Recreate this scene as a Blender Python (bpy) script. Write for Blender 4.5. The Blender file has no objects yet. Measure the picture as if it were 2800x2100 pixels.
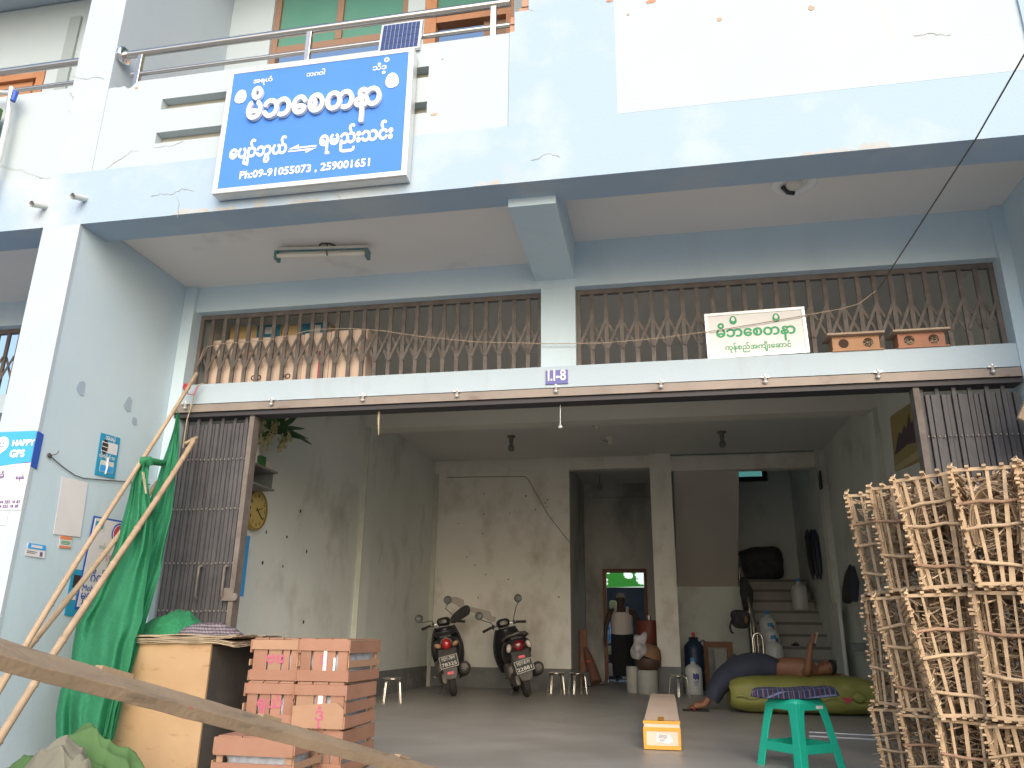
import bpy, bmesh, math, random
from mathutils import Vector, Matrix, noise
rnd = random.Random(7)
S = bpy.context.scene
COL = S.collection
PI = math.pi

# ---------------------------------------------------------------- camera, sky, sun, exposure
EYE = Vector((0, 0, 0.86))
YAW, PITCH, ROLL, FPX = math.radians(-10.9546), math.radians(17.894), math.radians(-0.7027), 2129.6
_f = Vector((math.sin(YAW)*math.cos(PITCH), math.cos(YAW)*math.cos(PITCH), math.sin(PITCH)))
_r = Vector((math.cos(YAW), -math.sin(YAW), 0)); _d = -_r.cross(_f)
RX = math.cos(ROLL)*_r + math.sin(ROLL)*_d
RY = -math.sin(ROLL)*_r + math.cos(ROLL)*_d
cam = bpy.data.cameras.new('camera'); co = bpy.data.objects.new('camera', cam); COL.objects.link(co)
cam.sensor_width = 36; cam.lens = FPX/2800*36; cam.clip_start = 0.05; cam.clip_end = 2000
m = Matrix.Identity(4)
for i in range(3):
    m[i][0] = RX[i]; m[i][1] = -RY[i]; m[i][2] = -_f[i]; m[i][3] = EYE[i]
co.matrix_world = m
S.camera = co

SUN_EL, SUN_AZ = math.radians(28), math.radians(162)     # azimuth clockwise from +Y: behind the camera, a little to the left
w = bpy.data.worlds.new('World'); S.world = w; w.use_nodes = True
sky = w.node_tree.nodes.new('ShaderNodeTexSky'); sky.sky_type = 'NISHITA'; sky.sun_disc = False
sky.sun_elevation = SUN_EL; sky.sun_rotation = SUN_AZ; sky.dust_density = 3.0; sky.air_density = 1.0; sky.ozone_density = 1.0
w.node_tree.links.new(sky.outputs[0], w.node_tree.nodes['Background'].inputs[0])
w.node_tree.nodes['Background'].inputs[1].default_value = 0.15
sl = bpy.data.lights.new('sun', 'SUN'); sl.energy = 0.9; sl.angle = math.radians(70); sl.color = (1.0, 0.99, 0.975)
so = bpy.data.objects.new('sun', sl); COL.objects.link(so)
sd = Vector((math.sin(SUN_AZ)*math.cos(SUN_EL), math.cos(SUN_AZ)*math.cos(SUN_EL), math.sin(SUN_EL)))
so.rotation_euler = sd.to_track_quat('Z', 'Y').to_euler(); so.location = (0, -10, 20)
S.view_settings.view_transform = 'Standard'; S.view_settings.look = 'None'
S.view_settings.exposure = 0.84; S.view_settings.gamma = 1.0
S.cycles.max_bounces = 12; S.cycles.diffuse_bounces = 8; S.cycles.use_denoising = True

# ---------------------------------------------------------------- helpers
def at(px, py, X=None, Y=None, Z=None):
    d = RX*((px-1400)/FPX) + RY*((py-1050)/FPX) + _f
    if Y is not None: t = Y/d.y
    elif X is not None: t = X/d.x
    else: t = (Z-EYE.z)/d.z
    return EYE + d*t

class MB:
    """collects shapes, becomes ONE mesh object"""
    def __init__(s): s.v = []; s.f = []; s.sm = []; s.mi = []; s.cur = 0
    def add(s, vs, fs, smooth=False):
        n = len(s.v); s.v += [Vector(v) for v in vs]
        for f in fs: s.f.append([i+n for i in f]); s.sm.append(smooth); s.mi.append(s.cur)
        return s
    def box(s, x0, x1, y0, y1, z0, z1, R=None, c=None):
        vs = [Vector(p) for p in ((x0,y0,z0),(x1,y0,z0),(x1,y1,z0),(x0,y1,z0),(x0,y0,z1),(x1,y0,z1),(x1,y1,z1),(x0,y1,z1))]
        if R is not None:
            c = Vector(c) if c is not None else Vector((0,0,0)); vs = [R@v + c for v in vs]
        return s.add(vs, ((0,3,2,1),(4,5,6,7),(0,1,5,4),(1,2,6,5),(2,3,7,6),(3,0,4,7)))
    def bar(s, a, b, wx, wy, up=(0,0,1), jit=0):
        a, b = Vector(a), Vector(b); d = (b-a).normalized(); u = Vector(up)
        if abs(d.dot(u)) > .98: u = Vector((0,1,0))
        sx = d.cross(u).normalized(); sy = sx.cross(d).normalized()
        vs = []
        for p in (a, b):
            k = 1 + rnd.uniform(-jit, jit)
            for i, j in ((-1,-1),(1,-1),(1,1),(-1,1)): vs.append(p + sx*i*wx*.5*k + sy*j*wy*.5*k)
        return s.add(vs, ((0,1,2,3),(7,6,5,4),(0,4,5,1),(1,5,6,2),(2,6,7,3),(3,7,4,0)))
    def tube(s, pts, r, n=8, cap=True, smooth=True):
        pts = [Vector(p) for p in pts]; k = len(pts); rs = r if isinstance(r, (list, tuple)) else [r]*k
        vs = []; pu = None
        for i, p in enumerate(pts):
            t = (pts[min(i+1,k-1)] - pts[max(i-1,0)]).normalized()
            if pu is None:
                u = Vector((0,0,1)) if abs(t.z) < .9 else Vector((1,0,0)); pu = (u - t*u.dot(t)).normalized()
            else: pu = (pu - t*pu.dot(t)).normalized()
            q = t.cross(pu)
            for j in range(n):
                a = 2*PI*j/n; vs.append(p + (pu*math.cos(a) + q*math.sin(a))*rs[i])
        fs = [(i*n+j, i*n+(j+1)%n, (i+1)*n+(j+1)%n, (i+1)*n+j) for i in range(k-1) for j in range(n)]
        s.add(vs, fs, smooth)
        if cap: s.add(vs[:n], [tuple(range(n-1,-1,-1))]); s.add(vs[-n:], [tuple(range(n))])
        return s
    def lathe(s, prof, n=20, c=(0,0,0), R=None, smooth=True, cap=True):
        c = Vector(c); vs = []
        for r, z in prof:
            for j in range(n):
                a = 2*PI*j/n; v = Vector((r*math.cos(a), r*math.sin(a), z))
                vs.append((R@v if R is not None else v) + c)
        k = len(prof)
        s.add(vs, [(i*n+j, i*n+(j+1)%n, (i+1)*n+(j+1)%n, (i+1)*n+j) for i in range(k-1) for j in range(n)], smooth)
        if cap: s.add(vs[:n], [tuple(range(n-1,-1,-1))]); s.add(vs[-n:], [tuple(range(n))])
        return s
    def loft(s, rings, smooth=True, cap=True):
        n = len(rings[0]); vs = [v for r in rings for v in r]
        s.add(vs, [(i*n+j, i*n+(j+1)%n, (i+1)*n+(j+1)%n, (i+1)*n+j) for i in range(len(rings)-1) for j in range(n)], smooth)
        if cap: s.add(rings[0], [tuple(range(n-1,-1,-1))]); s.add(rings[-1], [tuple(range(n))])
        return s
    def grid(s, fn, nu, nv, smooth=True, skip=None):
        vs = [fn(i/nu, j/nv) for j in range(nv+1) for i in range(nu+1)]
        fs = [(j*(nu+1)+i, j*(nu+1)+i+1, (j+1)*(nu+1)+i+1, (j+1)*(nu+1)+i) for j in range(nv) for i in range(nu) if not (skip and skip((i+.5)/nu,(j+.5)/nv))]
        return s.add(vs, fs, smooth)
    def blob(s, c, rx, ry, rz, nu=20, nv=12, R=None, e=1.0, nz=0, ns=3):
        c = Vector(c); rings = []
        def sg(x): return math.copysign(abs(x)**e, x)
        for j in range(nv+1):
            t = PI*(j/nv - .5); t = max(-PI/2+.02, min(PI/2-.02, t)); ring = []
            for i in range(nu):
                a = 2*PI*i/nu
                v = Vector((rx*sg(math.cos(t))*sg(math.cos(a)), ry*sg(math.cos(t))*sg(math.sin(a)), rz*sg(math.sin(t))))
                if nz: v *= 1 + nz*noise.noise(v*ns + c*5)
                ring.append((R@v if R is not None else v) + c)
            rings.append(ring)
        return s.loft(rings)
    def prism(s, pts, n, th, smooth=False):
        n = Vector(n).normalized()*th; a = [Vector(p) for p in pts]; b = [p+n for p in a]; k = len(a)
        s.add(a+b, [tuple(range(k-1,-1,-1)), tuple(range(k,2*k))] + [(i,(i+1)%k,k+(i+1)%k,k+i) for i in range(k)])
        return s
    def build(s, name, mat, parent=None, world=False, bevel=0, solid=0, sub=0, fix=True):
        me = bpy.data.meshes.new(name); vs = s.v; o = bpy.data.objects.new(name, me)
        if world:
            if parent is not None:
                inv = wm(parent).inverted(); vs = [inv@v for v in vs]
            else:
                c = Vector((sum(v.x for v in vs)/len(vs), sum(v.y for v in vs)/len(vs), min(v.z for v in vs)))
                vs = [v-c for v in vs]; o.location = c
        me.from_pydata([tuple(v) for v in vs], [], s.f)
        for mt in (mat if isinstance(mat, (list, tuple)) else [mat]): me.materials.append(mt)
        me.polygons.foreach_set('use_smooth', s.sm); me.polygons.foreach_set('material_index', s.mi)
        if fix:
            bm = bmesh.new(); bm.from_mesh(me)
            bmesh.ops.recalc_face_normals(bm, faces=bm.faces); bm.to_mesh(me); bm.free()
        COL.objects.link(o)
        if parent is not None: o.parent = parent
        if bevel:
            b = o.modifiers.new('b', 'BEVEL'); b.width = bevel; b.segments = 2; b.limit_method = 'ANGLE'; b.angle_limit = math.radians(40); b.harden_normals = False
        if solid:
            b = o.modifiers.new('s', 'SOLIDIFY'); b.thickness = solid; b.offset = 0
        if sub:
            b = o.modifiers.new('u', 'SUBSURF'); b.levels = sub; b.render_levels = sub
        return o

def wm(o):
    M_ = Matrix.LocRotScale(o.location, o.rotation_euler, o.scale)
    return wm(o.parent)@M_ if o.parent else M_
def tag(o, label, cat, group=None, kind=None):
    if label: o['label'] = label
    if cat: o['category'] = cat
    if group: o['group'] = group
    if kind: o['kind'] = kind
    return o
def thing(name, label, cat, loc=(0,0,0), rz=0, group=None, rot=None):
    o = bpy.data.objects.new(name, None); COL.objects.link(o); o.location = loc
    o.rotation_euler = rot if rot else (0,0,rz); o.empty_display_size = .1
    return tag(o, label, cat, group)
def dup(o, loc=None, rot=None, label=None, parent=None, scale=None):
    c = o.copy(); COL.objects.link(c)
    if loc is not None: c.location = loc
    if rot is not None: c.rotation_euler = rot
    if scale is not None: c.scale = scale
    if label: c['label'] = label
    if parent is not None: c.parent = parent
    for ch in list(o.children): dup(ch, parent=c)
    return c

# ---------------------------------------------------------------- materials (procedural)
def mat(name, c, rough=.6, metal=0, c2=None, ns=6, lo=.35, hi=.7, stain=None, ss=(1,1,1), sc=2, slo=.5, shi=.75, bump=0, bs=40, rvar=0, spec=.5, trans=0, alpha=1, det=5, coat=0, emis=0):
    m = bpy.data.materials.new(name); m.use_nodes = True; nt = m.node_tree; N = nt.nodes; L = nt.links
    b = N['Principled BSDF']; b.inputs['Roughness'].default_value = rough; b.inputs['Metallic'].default_value = metal
    b.inputs['Specular IOR Level'].default_value = spec
    if trans: b.inputs['Transmission Weight'].default_value = trans
    if coat: b.inputs['Coat Weight'].default_value = coat
    if alpha < 1: b.inputs['Alpha'].default_value = alpha
    tc = N.new('ShaderNodeTexCoord')
    def noise_fac(scale, lo, hi, vec=None, detail=det):
        n = N.new('ShaderNodeTexNoise'); n.inputs['Scale'].default_value = scale; n.inputs['Detail'].default_value = detail; n.inputs['Roughness'].default_value = .6
        L.new(vec if vec else tc.outputs['Object'], n.inputs['Vector'])
        r = N.new('ShaderNodeMapRange'); r.inputs['From Min'].default_value = lo; r.inputs['From Max'].default_value = hi
        L.new(n.outputs['Fac'], r.inputs['Value']); return r.outputs['Result']
    def mix(f, a, c):
        x = N.new('ShaderNodeMix'); x.data_type = 'RGBA'
        if isinstance(f, float): x.inputs[0].default_value = f
        else: L.new(f, x.inputs[0])
        for k, s_ in ((6, a), (7, c)):
            if isinstance(s_, tuple): x.inputs[k].default_value = (*s_, 1)
            else: L.new(s_, x.inputs[k])
        return x.outputs[2]
    col = tuple(c)
    if c2: col = mix(noise_fac(ns, lo, hi), col, tuple(c2))
    if stain:
        mp = N.new('ShaderNodeMapping'); mp.inputs['Scale'].default_value = ss; L.new(tc.outputs['Object'], mp.inputs['Vector'])
        col = mix(noise_fac(sc, slo, shi, mp.outputs[0], 8), col, tuple(stain))
    if rvar:
        oi = N.new('ShaderNodeObjectInfo'); h = N.new('ShaderNodeHueSaturation')
        mr = N.new('ShaderNodeMapRange'); mr.inputs['To Min'].default_value = 1-rvar; mr.inputs['To Max'].default_value = 1+rvar
        L.new(oi.outputs['Random'], mr.inputs['Value']); L.new(mr.outputs[0], h.inputs['Value'])
        if isinstance(col, tuple): h.inputs['Color'].default_value = (*col, 1)
        else: L.new(col, h.inputs['Color'])
        col = h.outputs[0]
    if isinstance(col, tuple): b.inputs['Base Color'].default_value = (*col, 1)
    else: L.new(col, b.inputs['Base Color'])
    if bump:
        n = N.new('ShaderNodeTexNoise'); n.inputs['Scale'].default_value = bs; n.inputs['Detail'].default_value = 4; L.new(tc.outputs['Object'], n.inputs['Vector'])
        bp = N.new('ShaderNodeBump'); bp.inputs['Strength'].default_value = bump; bp.inputs['Distance'].default_value = .01
        L.new(n.outputs['Fac'], bp.inputs['Height']); L.new(bp.outputs[0], b.inputs['Normal'])
    return m
def add_wave(m, c2, scale, axis='X', lo=.45, hi=.55, vec='Object', prof='SIN', dist=0):
    """stripes mixed over the base colour (woven cloth, slats)"""
    nt = m.node_tree; N = nt.nodes; L = nt.links; b = N['Principled BSDF']
    tc = N.new('ShaderNodeTexCoord'); wv = N.new('ShaderNodeTexWave'); wv.bands_direction = axis; wv.inputs['Scale'].default_value = scale; wv.inputs['Distortion'].default_value = dist
    L.new(tc.outputs[vec], wv.inputs['Vector'])
    r = N.new('ShaderNodeMapRange'); r.inputs['From Min'].default_value = lo; r.inputs['From Max'].default_value = hi; L.new(wv.outputs['Fac'], r.inputs['Value'])
    x = N.new('ShaderNodeMix'); x.data_type = 'RGBA'; L.new(r.outputs[0], x.inputs[0])
    bc = b.inputs['Base Color']
    if bc.is_linked: L.new(bc.links[0].from_socket, x.inputs[6])
    else: x.inputs[6].default_value = bc.default_value
    x.inputs[7].default_value = (*c2, 1); L.new(x.outputs[2], bc)
    return m

M = {}
M['blue'] = mat('blue_wall_paint', (.52,.655,.745), .75, c2=(.57,.69,.76), ns=1.3, stain=(.48,.58,.63), ss=(2,2,.5), sc=1.5, slo=.55, shi=.85, bump=.12, bs=60)
M['blue_worn'] = mat('blue_paint_with_white_repairs', (.335,.445,.565), .8, c2=(.445,.51,.555), ns=1.1, lo=.48, hi=.66, stain=(.44,.43,.385), ss=(1,1,1), sc=.9, slo=.6, shi=.8, bump=.15, bs=50)
M['white'] = mat('white_wall_paint', (.435,.505,.54), .8, c2=(.415,.495,.54), ns=.8, stain=(.46,.47,.45), ss=(2,2,.6), sc=1.2, slo=.6, shi=.85, bump=.12, bs=60)
M['pillar'] = mat('pale_blue_white_paint', (.42,.50,.565), .8, c2=(.455,.525,.575), ns=1.5, bump=.1, bs=60)
M['ceil'] = mat('porch_ceiling_paint', (.78,.745,.715), .85, c2=(.74,.715,.70), ns=1.0, stain=(.45,.43,.41), sc=1.2, slo=.62, shi=.85, bump=.06)
M['slotw'] = mat('dusty_slot_paint', (.46,.44,.37), .85, stain=(.40,.37,.30), ss=(4,4,1), sc=2, bump=.1)
M['inwall'] = mat('interior_wall_paint', (.73,.77,.74), .85, c2=(.66,.70,.675), ns=.9, stain=(.36,.35,.31), ss=(1.1,1.1,.8), sc=1.3, slo=.52, shi=.84, bump=.15, bs=35)
M['partition'] = mat('cream_wall_paint', (.79,.78,.735), .85, c2=(.73,.72,.68), ns=.8, stain=(.42,.36,.28), ss=(1.2,1.2,.9), sc=1.3, slo=.50, shi=.82, bump=.15, bs=35)
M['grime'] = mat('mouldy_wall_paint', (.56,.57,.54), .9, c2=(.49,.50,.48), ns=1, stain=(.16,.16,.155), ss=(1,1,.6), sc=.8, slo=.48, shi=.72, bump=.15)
M['inceil'] = mat('interior_ceiling_paint', (.66,.665,.65), .9, c2=(.60,.605,.595), ns=.7)
M['dado'] = mat('grey_dado_paint', (.17,.18,.185), .7, c2=(.24,.24,.23), ns=3, lo=.45, hi=.75, stain=(.40,.39,.36), sc=2.5, slo=.62, shi=.72, bump=.1)
M['floor'] = mat('polished_cement', (.33,.32,.305), .42, c2=(.40,.385,.365), ns=1.2, lo=.4, hi=.7, stain=(.25,.235,.215), sc=.7, slo=.5, shi=.75, bump=.05, bs=25)
M['street'] = mat('street_concrete', (.27,.265,.25), .9, c2=(.33,.32,.305), ns=.6, bump=.2)
M['chip'] = mat('bare_plaster', (.46,.36,.27), .95, c2=(.38,.29,.22), ns=20, bump=.4)
M['brick'] = mat('bare_brick', (.50,.24,.16), .95, c2=(.42,.30,.22), ns=18, bump=.4)
M['crack'] = mat('wall_crack', (.40,.37,.33), .95)
M['iron'] = mat('dusty_iron', (.12,.103,.093), .8, .05, c2=(.19,.165,.148), ns=9, stain=(.22,.12,.07), sc=5, slo=.62, shi=.8, bump=.1)
M['gate'] = mat('gate_grey_steel', (.066,.064,.072), .6, .1, c2=(.09,.088,.095), ns=6, stain=(.20,.10,.06), ss=(6,6,1), sc=2, slo=.66, shi=.8)
M['track'] = mat('track_steel', (.30,.255,.225), .6, .2, c2=(.24,.205,.185), ns=4, stain=(.16,.10,.07), ss=(2,1,6), sc=2, slo=.6, shi=.75)
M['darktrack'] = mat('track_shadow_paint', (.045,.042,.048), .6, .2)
M['inox'] = mat('stainless_steel', (.66,.62,.56), .22, 1.0, c2=(.60,.57,.53), ns=3)
M['chrome'] = mat('chrome', (.8,.8,.8), .1, 1.0)
M['sign_blue'] = mat('sign_blue', (.08,.235,.66), .6, c2=(.07,.22,.63), ns=2, spec=.15)
M['sign_white'] = mat('sign_white', (.80,.80,.79), .6, spec=.2)
M['alu'] = mat('aluminium_frame', (.72,.73,.73), .35, .5, c2=(.62,.63,.62), ns=4)
M['letter_edge'] = mat('letter_edge', (.55,.56,.60), .5)
M['green_txt'] = mat('sign_green', (.02,.33,.13), .5)
M['plate_blue'] = mat('plate_blue', (.10,.10,.36), .4)
M['teal'] = mat('teal_fixture', (.05,.20,.22), .5, c2=(.16,.22,.22), ns=8)
M['tube'] = mat('tube_glass', (.72,.68,.60), .3)
M['bird_wood'] = mat('salmon_painted_wood', (.40,.19,.12), .8, c2=(.33,.165,.11), ns=7, bump=.1)
M['bird_roof'] = mat('weathered_board', (.42,.33,.25), .85, c2=(.33,.26,.2), ns=10, bump=.15)
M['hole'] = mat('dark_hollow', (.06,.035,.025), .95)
M['straw'] = mat('straw', (.50,.42,.30), .9)
M['carton'] = mat('carton_board', (.78,.61,.50), .85, c2=(.71,.555,.455), ns=3, rvar=.08)
M['carton_y'] = mat('yellow_carton', (.80,.58,.28), .85, c2=(.72,.51,.24), ns=3)
M['carton_blue'] = mat('carton_print_blue', (.04,.24,.38), .7)
M['red_tape'] = mat('red_tape', (.55,.06,.10), .6)
M['black'] = mat('black_plastic', (.018,.019,.024), .35, c2=(.026,.027,.032), ns=5, coat=.1)
M['rubber'] = mat('rubber', (.03,.029,.028), .85, c2=(.055,.05,.045), ns=8)
M['engine'] = mat('grimy_metal', (.20,.19,.17), .5, .6, c2=(.12,.11,.10), ns=9)
M['muffler'] = mat('muffler', (.065,.063,.06), .55, .3, c2=(.12,.11,.10), ns=6)
M['seat'] = mat('vinyl_seat', (.02,.02,.022), .5)
M['redlens'] = mat('red_lens', (.45,.015,.02), .2, coat=.5)
M['darkred'] = mat('dark_red_lens', (.16,.01,.015), .2, coat=.5)
M['pinkrefl'] = mat('red_reflector', (.85,.08,.14), .3)
M['amber'] = mat('amber_lens', (.42,.24,.12), .25, coat=.4)
M['lensw'] = mat('clear_lens', (.55,.47,.42), .2, coat=.4)
M['mirror'] = mat('mirror_glass', (.17,.19,.185), .35, .0)
M['numplate'] = mat('number_plate_black', (.03,.032,.035), .5)
M['plate_txt'] = mat('number_plate_white', (.66,.64,.56), .6)
M['bamboo'] = mat('bamboo', (.41,.305,.205), .75, c2=(.31,.225,.15), ns=7, stain=(.26,.17,.10), ss=(4,4,1), sc=4, slo=.58, shi=.75, rvar=.1)
M['net'] = mat('green_shade_net', (.012,.15,.06), .85, c2=(.02,.20,.085), ns=55, lo=.4, hi=.62, bump=.35, bs=160)
def translucent(m, c, f):
    nt = m.node_tree; t_ = nt.nodes.new('ShaderNodeBsdfTranslucent'); t_.inputs[0].default_value = (*c, 1); x = nt.nodes.new('ShaderNodeMixShader'); x.inputs[0].default_value = f
    nt.links.new(nt.nodes['Principled BSDF'].outputs[0], x.inputs[1]); nt.links.new(t_.outputs[0], x.inputs[2]); nt.links.new(x.outputs[0], nt.nodes['Material Output'].inputs[0])
M['net_sheer'] = mat('sheer_green_shade_net', (.035,.26,.13), .8, c2=(.055,.32,.17), ns=60, lo=.4, hi=.62, bump=.3, bs=170); translucent(M['net_sheer'], (.04,.38,.18), .45)
M['ply'] = mat('plywood', (.38,.245,.13), .75, c2=(.44,.295,.165), ns=2.5, stain=(.26,.13,.065), ss=(1.3,1,3.4), sc=4.5, slo=.60, shi=.76, bump=.05)
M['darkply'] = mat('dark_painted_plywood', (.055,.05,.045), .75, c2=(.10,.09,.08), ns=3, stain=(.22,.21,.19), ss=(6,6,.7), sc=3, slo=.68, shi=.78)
M['board'] = mat('cardboard_sheets', (.44,.35,.24), .9, c2=(.33,.25,.17), ns=9, bump=.2)
M['crate'] = mat('crate_wood', (.29,.145,.095), .8, c2=(.335,.185,.125), ns=4, stain=(.22,.10,.055), ss=(1,1,3), sc=5, slo=.60, shi=.8, bump=.15, bs=60, rvar=.13)
M['crate_pale'] = mat('pale_crate_wood', (.36,.22,.14), .8, c2=(.31,.185,.115), ns=5, stain=(.28,.15,.08), sc=6, slo=.65, shi=.8, bump=.15, bs=60, rvar=.1)
M['scrawl'] = mat('pink_marker', (.46,.10,.19), .8)
M['paper'] = mat('white_paper', (.74,.72,.74), .8, c2=(.68,.66,.68), ns=3)
M['plastic_bag'] = mat('clear_bag', (.42,.45,.50), .3, c2=(.22,.23,.27), ns=14, bump=.5, bs=30)
M['plank'] = mat('weathered_plank', (.36,.26,.165), .9, c2=(.27,.195,.125), ns=3, stain=(.16,.12,.085), ss=(6,.6,6), sc=4, slo=.55, shi=.75, bump=.35, bs=45)
M['tarp_green'] = mat('lime_tarp', (.075,.16,.05), .8, c2=(.06,.13,.042), ns=5, bump=.1)
M['tarp_olive'] = mat('olive_canvas', (.19,.185,.14), .9, c2=(.145,.145,.115), ns=6, bump=.2)
M['cane'] = mat('cane_sticks', (.51,.38,.245), .8, c2=(.40,.28,.17), ns=14, stain=(.24,.15,.09), ss=(1,1,1), sc=9, slo=.55, shi=.70, bump=.15, rvar=.14)
M['cane_pale'] = mat('split_cane', (.62,.48,.33), .8, c2=(.50,.37,.24), ns=12, rvar=.1)
M['cane_dark'] = mat('cane_bark', (.36,.225,.14), .8, c2=(.27,.165,.11), ns=16, bump=.2, rvar=.12)
M['gold'] = mat('brass_clock', (.50,.34,.08), .35, .5, c2=(.44,.31,.08), ns=3)
M['dial'] = mat('clock_dial', (.58,.44,.15), .4)
M['ink'] = mat('dark_print', (.04,.03,.03), .7)
M['leaf'] = mat('leaf', (.035,.12,.035), .5, c2=(.05,.16,.05), ns=8)
M['flower'] = mat('cream_flower', (.55,.50,.28), .8, c2=(.45,.40,.2), ns=25, bump=.5)
M['vase'] = mat('glazed_white', (.7,.68,.64), .2)
M['cyan'] = mat('poster_cyan', (.02,.30,.52), .5, c2=(.03,.34,.56), ns=2)
M['happy_blue'] = mat('poster_blue', (.05,.36,.80), .5)
M['deep_blue'] = mat('poster_deep_blue', (.03,.10,.45), .5)
M['orange'] = mat('poster_orange', (.75,.25,.10), .6)
M['purple_txt'] = mat('poster_purple', (.16,.11,.28), .7)
M['skin'] = mat('skin', (.27,.125,.068), .55, c2=(.235,.105,.055), ns=6)
M['shadeskin'] = mat('silhouette_skin', (.07,.04,.03), .6)  # skin colour darkened so the doorway man reads as a silhouette
M['hair'] = mat('hair', (.012,.01,.01), .6)
M['grey_hair'] = mat('grey_hair', (.30,.29,.28), .7)
M['longyi'] = mat('navy_longyi', (.030,.036,.062), .85, c2=(.042,.048,.075), ns=9, bump=.15, bs=60)
M['vest'] = mat('white_vest', (.62,.59,.57), .85)
M['trousers'] = mat('black_trousers', (.02,.022,.028), .9)
M['sack'] = mat('olive_yellow_sack', (.29,.29,.075), .5, c2=(.24,.25,.06), ns=4, bump=.8, bs=7)
M['gstool'] = mat('turquoise_plastic', (.012,.40,.27), .35, c2=(.015,.43,.29), ns=3)
M['redplastic'] = mat('red_plastic', (.55,.05,.09), .5)
M['jug'] = mat('milky_bottle', (.55,.57,.56), .35, c2=(.48,.50,.50), ns=3)
M['cap_blue'] = mat('blue_cap', (.03,.22,.50), .4)
M['jug_print'] = mat('bottle_print', (.06,.07,.28), .6)
M['drum'] = mat('blue_drum', (.015,.03,.065), .45)
M['pail'] = mat('cement_pail', (.36,.36,.34), .7, c2=(.30,.30,.28), ns=4)
M['pot_brown'] = mat('clay_basin', (.23,.125,.07), .7)
M['pot_dark'] = mat('dark_basin', (.07,.04,.03), .6)
M['pot_red'] = mat('red_tin', (.15,.035,.022), .6)
M['broom'] = mat('broom_fibre', (.16,.075,.05), .9)
M['doorwood'] = mat('door_wood', (.23,.10,.05), .6, c2=(.17,.075,.04), ns=6)
M['orangewood'] = mat('varnished_wood', (.44,.205,.095), .5, c2=(.37,.17,.08), ns=5)
M['greenglass'] = mat('green_window_glass', (.10,.26,.21), .15, c2=(.13,.29,.23), ns=1)
M['redwoodf'] = mat('window_frame_brown', (.26,.16,.11), .7)
M['solar'] = mat('solar_cell', (.035,.06,.17), .15, coat=.5)
M['awning'] = mat('green_awning', (.05,.40,.04), .6, c2=(.09,.50,.06), ns=4)
M['yardwall'] = mat('dark_yard_wall', (.016,.019,.026), .9, c2=(.04,.045,.06), ns=2)
M['rope'] = mat('twine', (.42,.36,.25), .9)
M['wire'] = mat('black_wire', (.08,.075,.075), .7)
M['yellowtape'] = mat('orange_packing_tape', (.62,.31,.03), .35)
M['cloth_dark'] = mat('dark_cloth', (.032,.033,.038), .9, c2=(.06,.06,.062), ns=8, bump=.3, bs=20)
M['pvc'] = mat('pvc_pipe', (.52,.54,.52), .5)
M['shirt_y'] = mat('yellow_shirt', (.42,.40,.18), .9)
M['soffit'] = mat('stair_soffit_paint', (.62,.59,.56), .85, c2=(.56,.535,.51), ns=.9, stain=(.28,.26,.25), sc=1.2, slo=.6, shi=.8)
M['concrete'] = mat('stair_cement', (.36,.35,.33), .8, c2=(.29,.28,.265), ns=3, bump=.1)
M['steelrod'] = mat('grey_rod', (.45,.46,.48), .4, .5)
M['check'] = add_wave(add_wave(mat('checked_cloth', (.25,.22,.24), .9), (.06,.045,.06), 15, 'Z', .35, .6, dist=3.5), (.14,.115,.13), 16, 'X', .7, .85, dist=1.0)
M['plaid'] = add_wave(add_wave(add_wave(mat('plaid_cloth', (.012,.014,.036), .9), (.09,.11,.18), 9, 'X', .92, .98), (.10,.12,.21), 9, 'Y', .92, .98), (.13,.03,.05), 5, 'X', .97, .995)

# ---------------------------------------------------------------- lettering
def text_mesh(s, size, bold=0, extrude=0, res=2):
    """letters as a mesh in the XZ plane facing -Y, centred; islands get a hair of depth each so that overlaps never coincide"""
    c = bpy.data.curves.new('t', 'FONT'); c.body = s; c.size = size; c.extrude = extrude; c.resolution_u = res; c.align_x = 'CENTER'
    o = bpy.data.objects.new('t', c); COL.objects.link(o)
    me = bpy.data.meshes.new_from_object(o.evaluated_get(bpy.context.evaluated_depsgraph_get()))
    bpy.data.objects.remove(o); bpy.data.curves.remove(c)
    n = len(me.vertices); par = list(range(n))
    def find(a):
        while par[a] != a: par[a] = par[par[a]]; a = par[a]
        return a
    for e in me.edges: par[find(e.vertices[0])] = find(e.vertices[1])
    ids = {}
    for i in range(n): ids.setdefault(find(i), len(ids))
    vs0 = [(v.co.x, v.co.y, v.co.z, ids[find(i)]) for i, v in enumerate(me.vertices)]
    fs0 = [tuple(p.vertices) for p in me.polygons]; bpy.data.meshes.remove(me)
    offs = [(0,0)] if not bold else [(bold*a, bold*b) for a, b in ((0,0),(1,0),(-1,0),(0,1),(0,-1),(.7,.7),(-.7,.7),(.7,-.7),(-.7,-.7))]
    return [[(x+dx, -z - (k*.00011 + (i % 7)*.00002), y+dy) for x, y, z, i in vs0] for k, (dx, dy) in enumerate(offs)], fs0
def letters(name, s, size, mt, parent, c, right=(1,0,0), up=(0,0,1), bold=0, extrude=0, fit=None, squash=1):
    """write s centred on c in the plane of right/up; fit = total width wanted"""
    sets, fs = text_mesh(s, size, bold, extrude)
    r = Vector(right).normalized(); u = Vector(up).normalized(); n = u.cross(r).normalized()   # n points to the back
    c = Vector(c); xs = [v[0] for v in sets[0]]; mid = (min(xs)+max(xs))/2; k = fit/(max(xs)-min(xs)) if fit else 1
    q = MB()
    for vs in sets: q.add([c + r*((v[0]-mid)*k) + u*(v[2]*k*squash) + n*v[1] for v in vs], fs)
    return q.build(name, mt, parent, world=True, fix=False)

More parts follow.
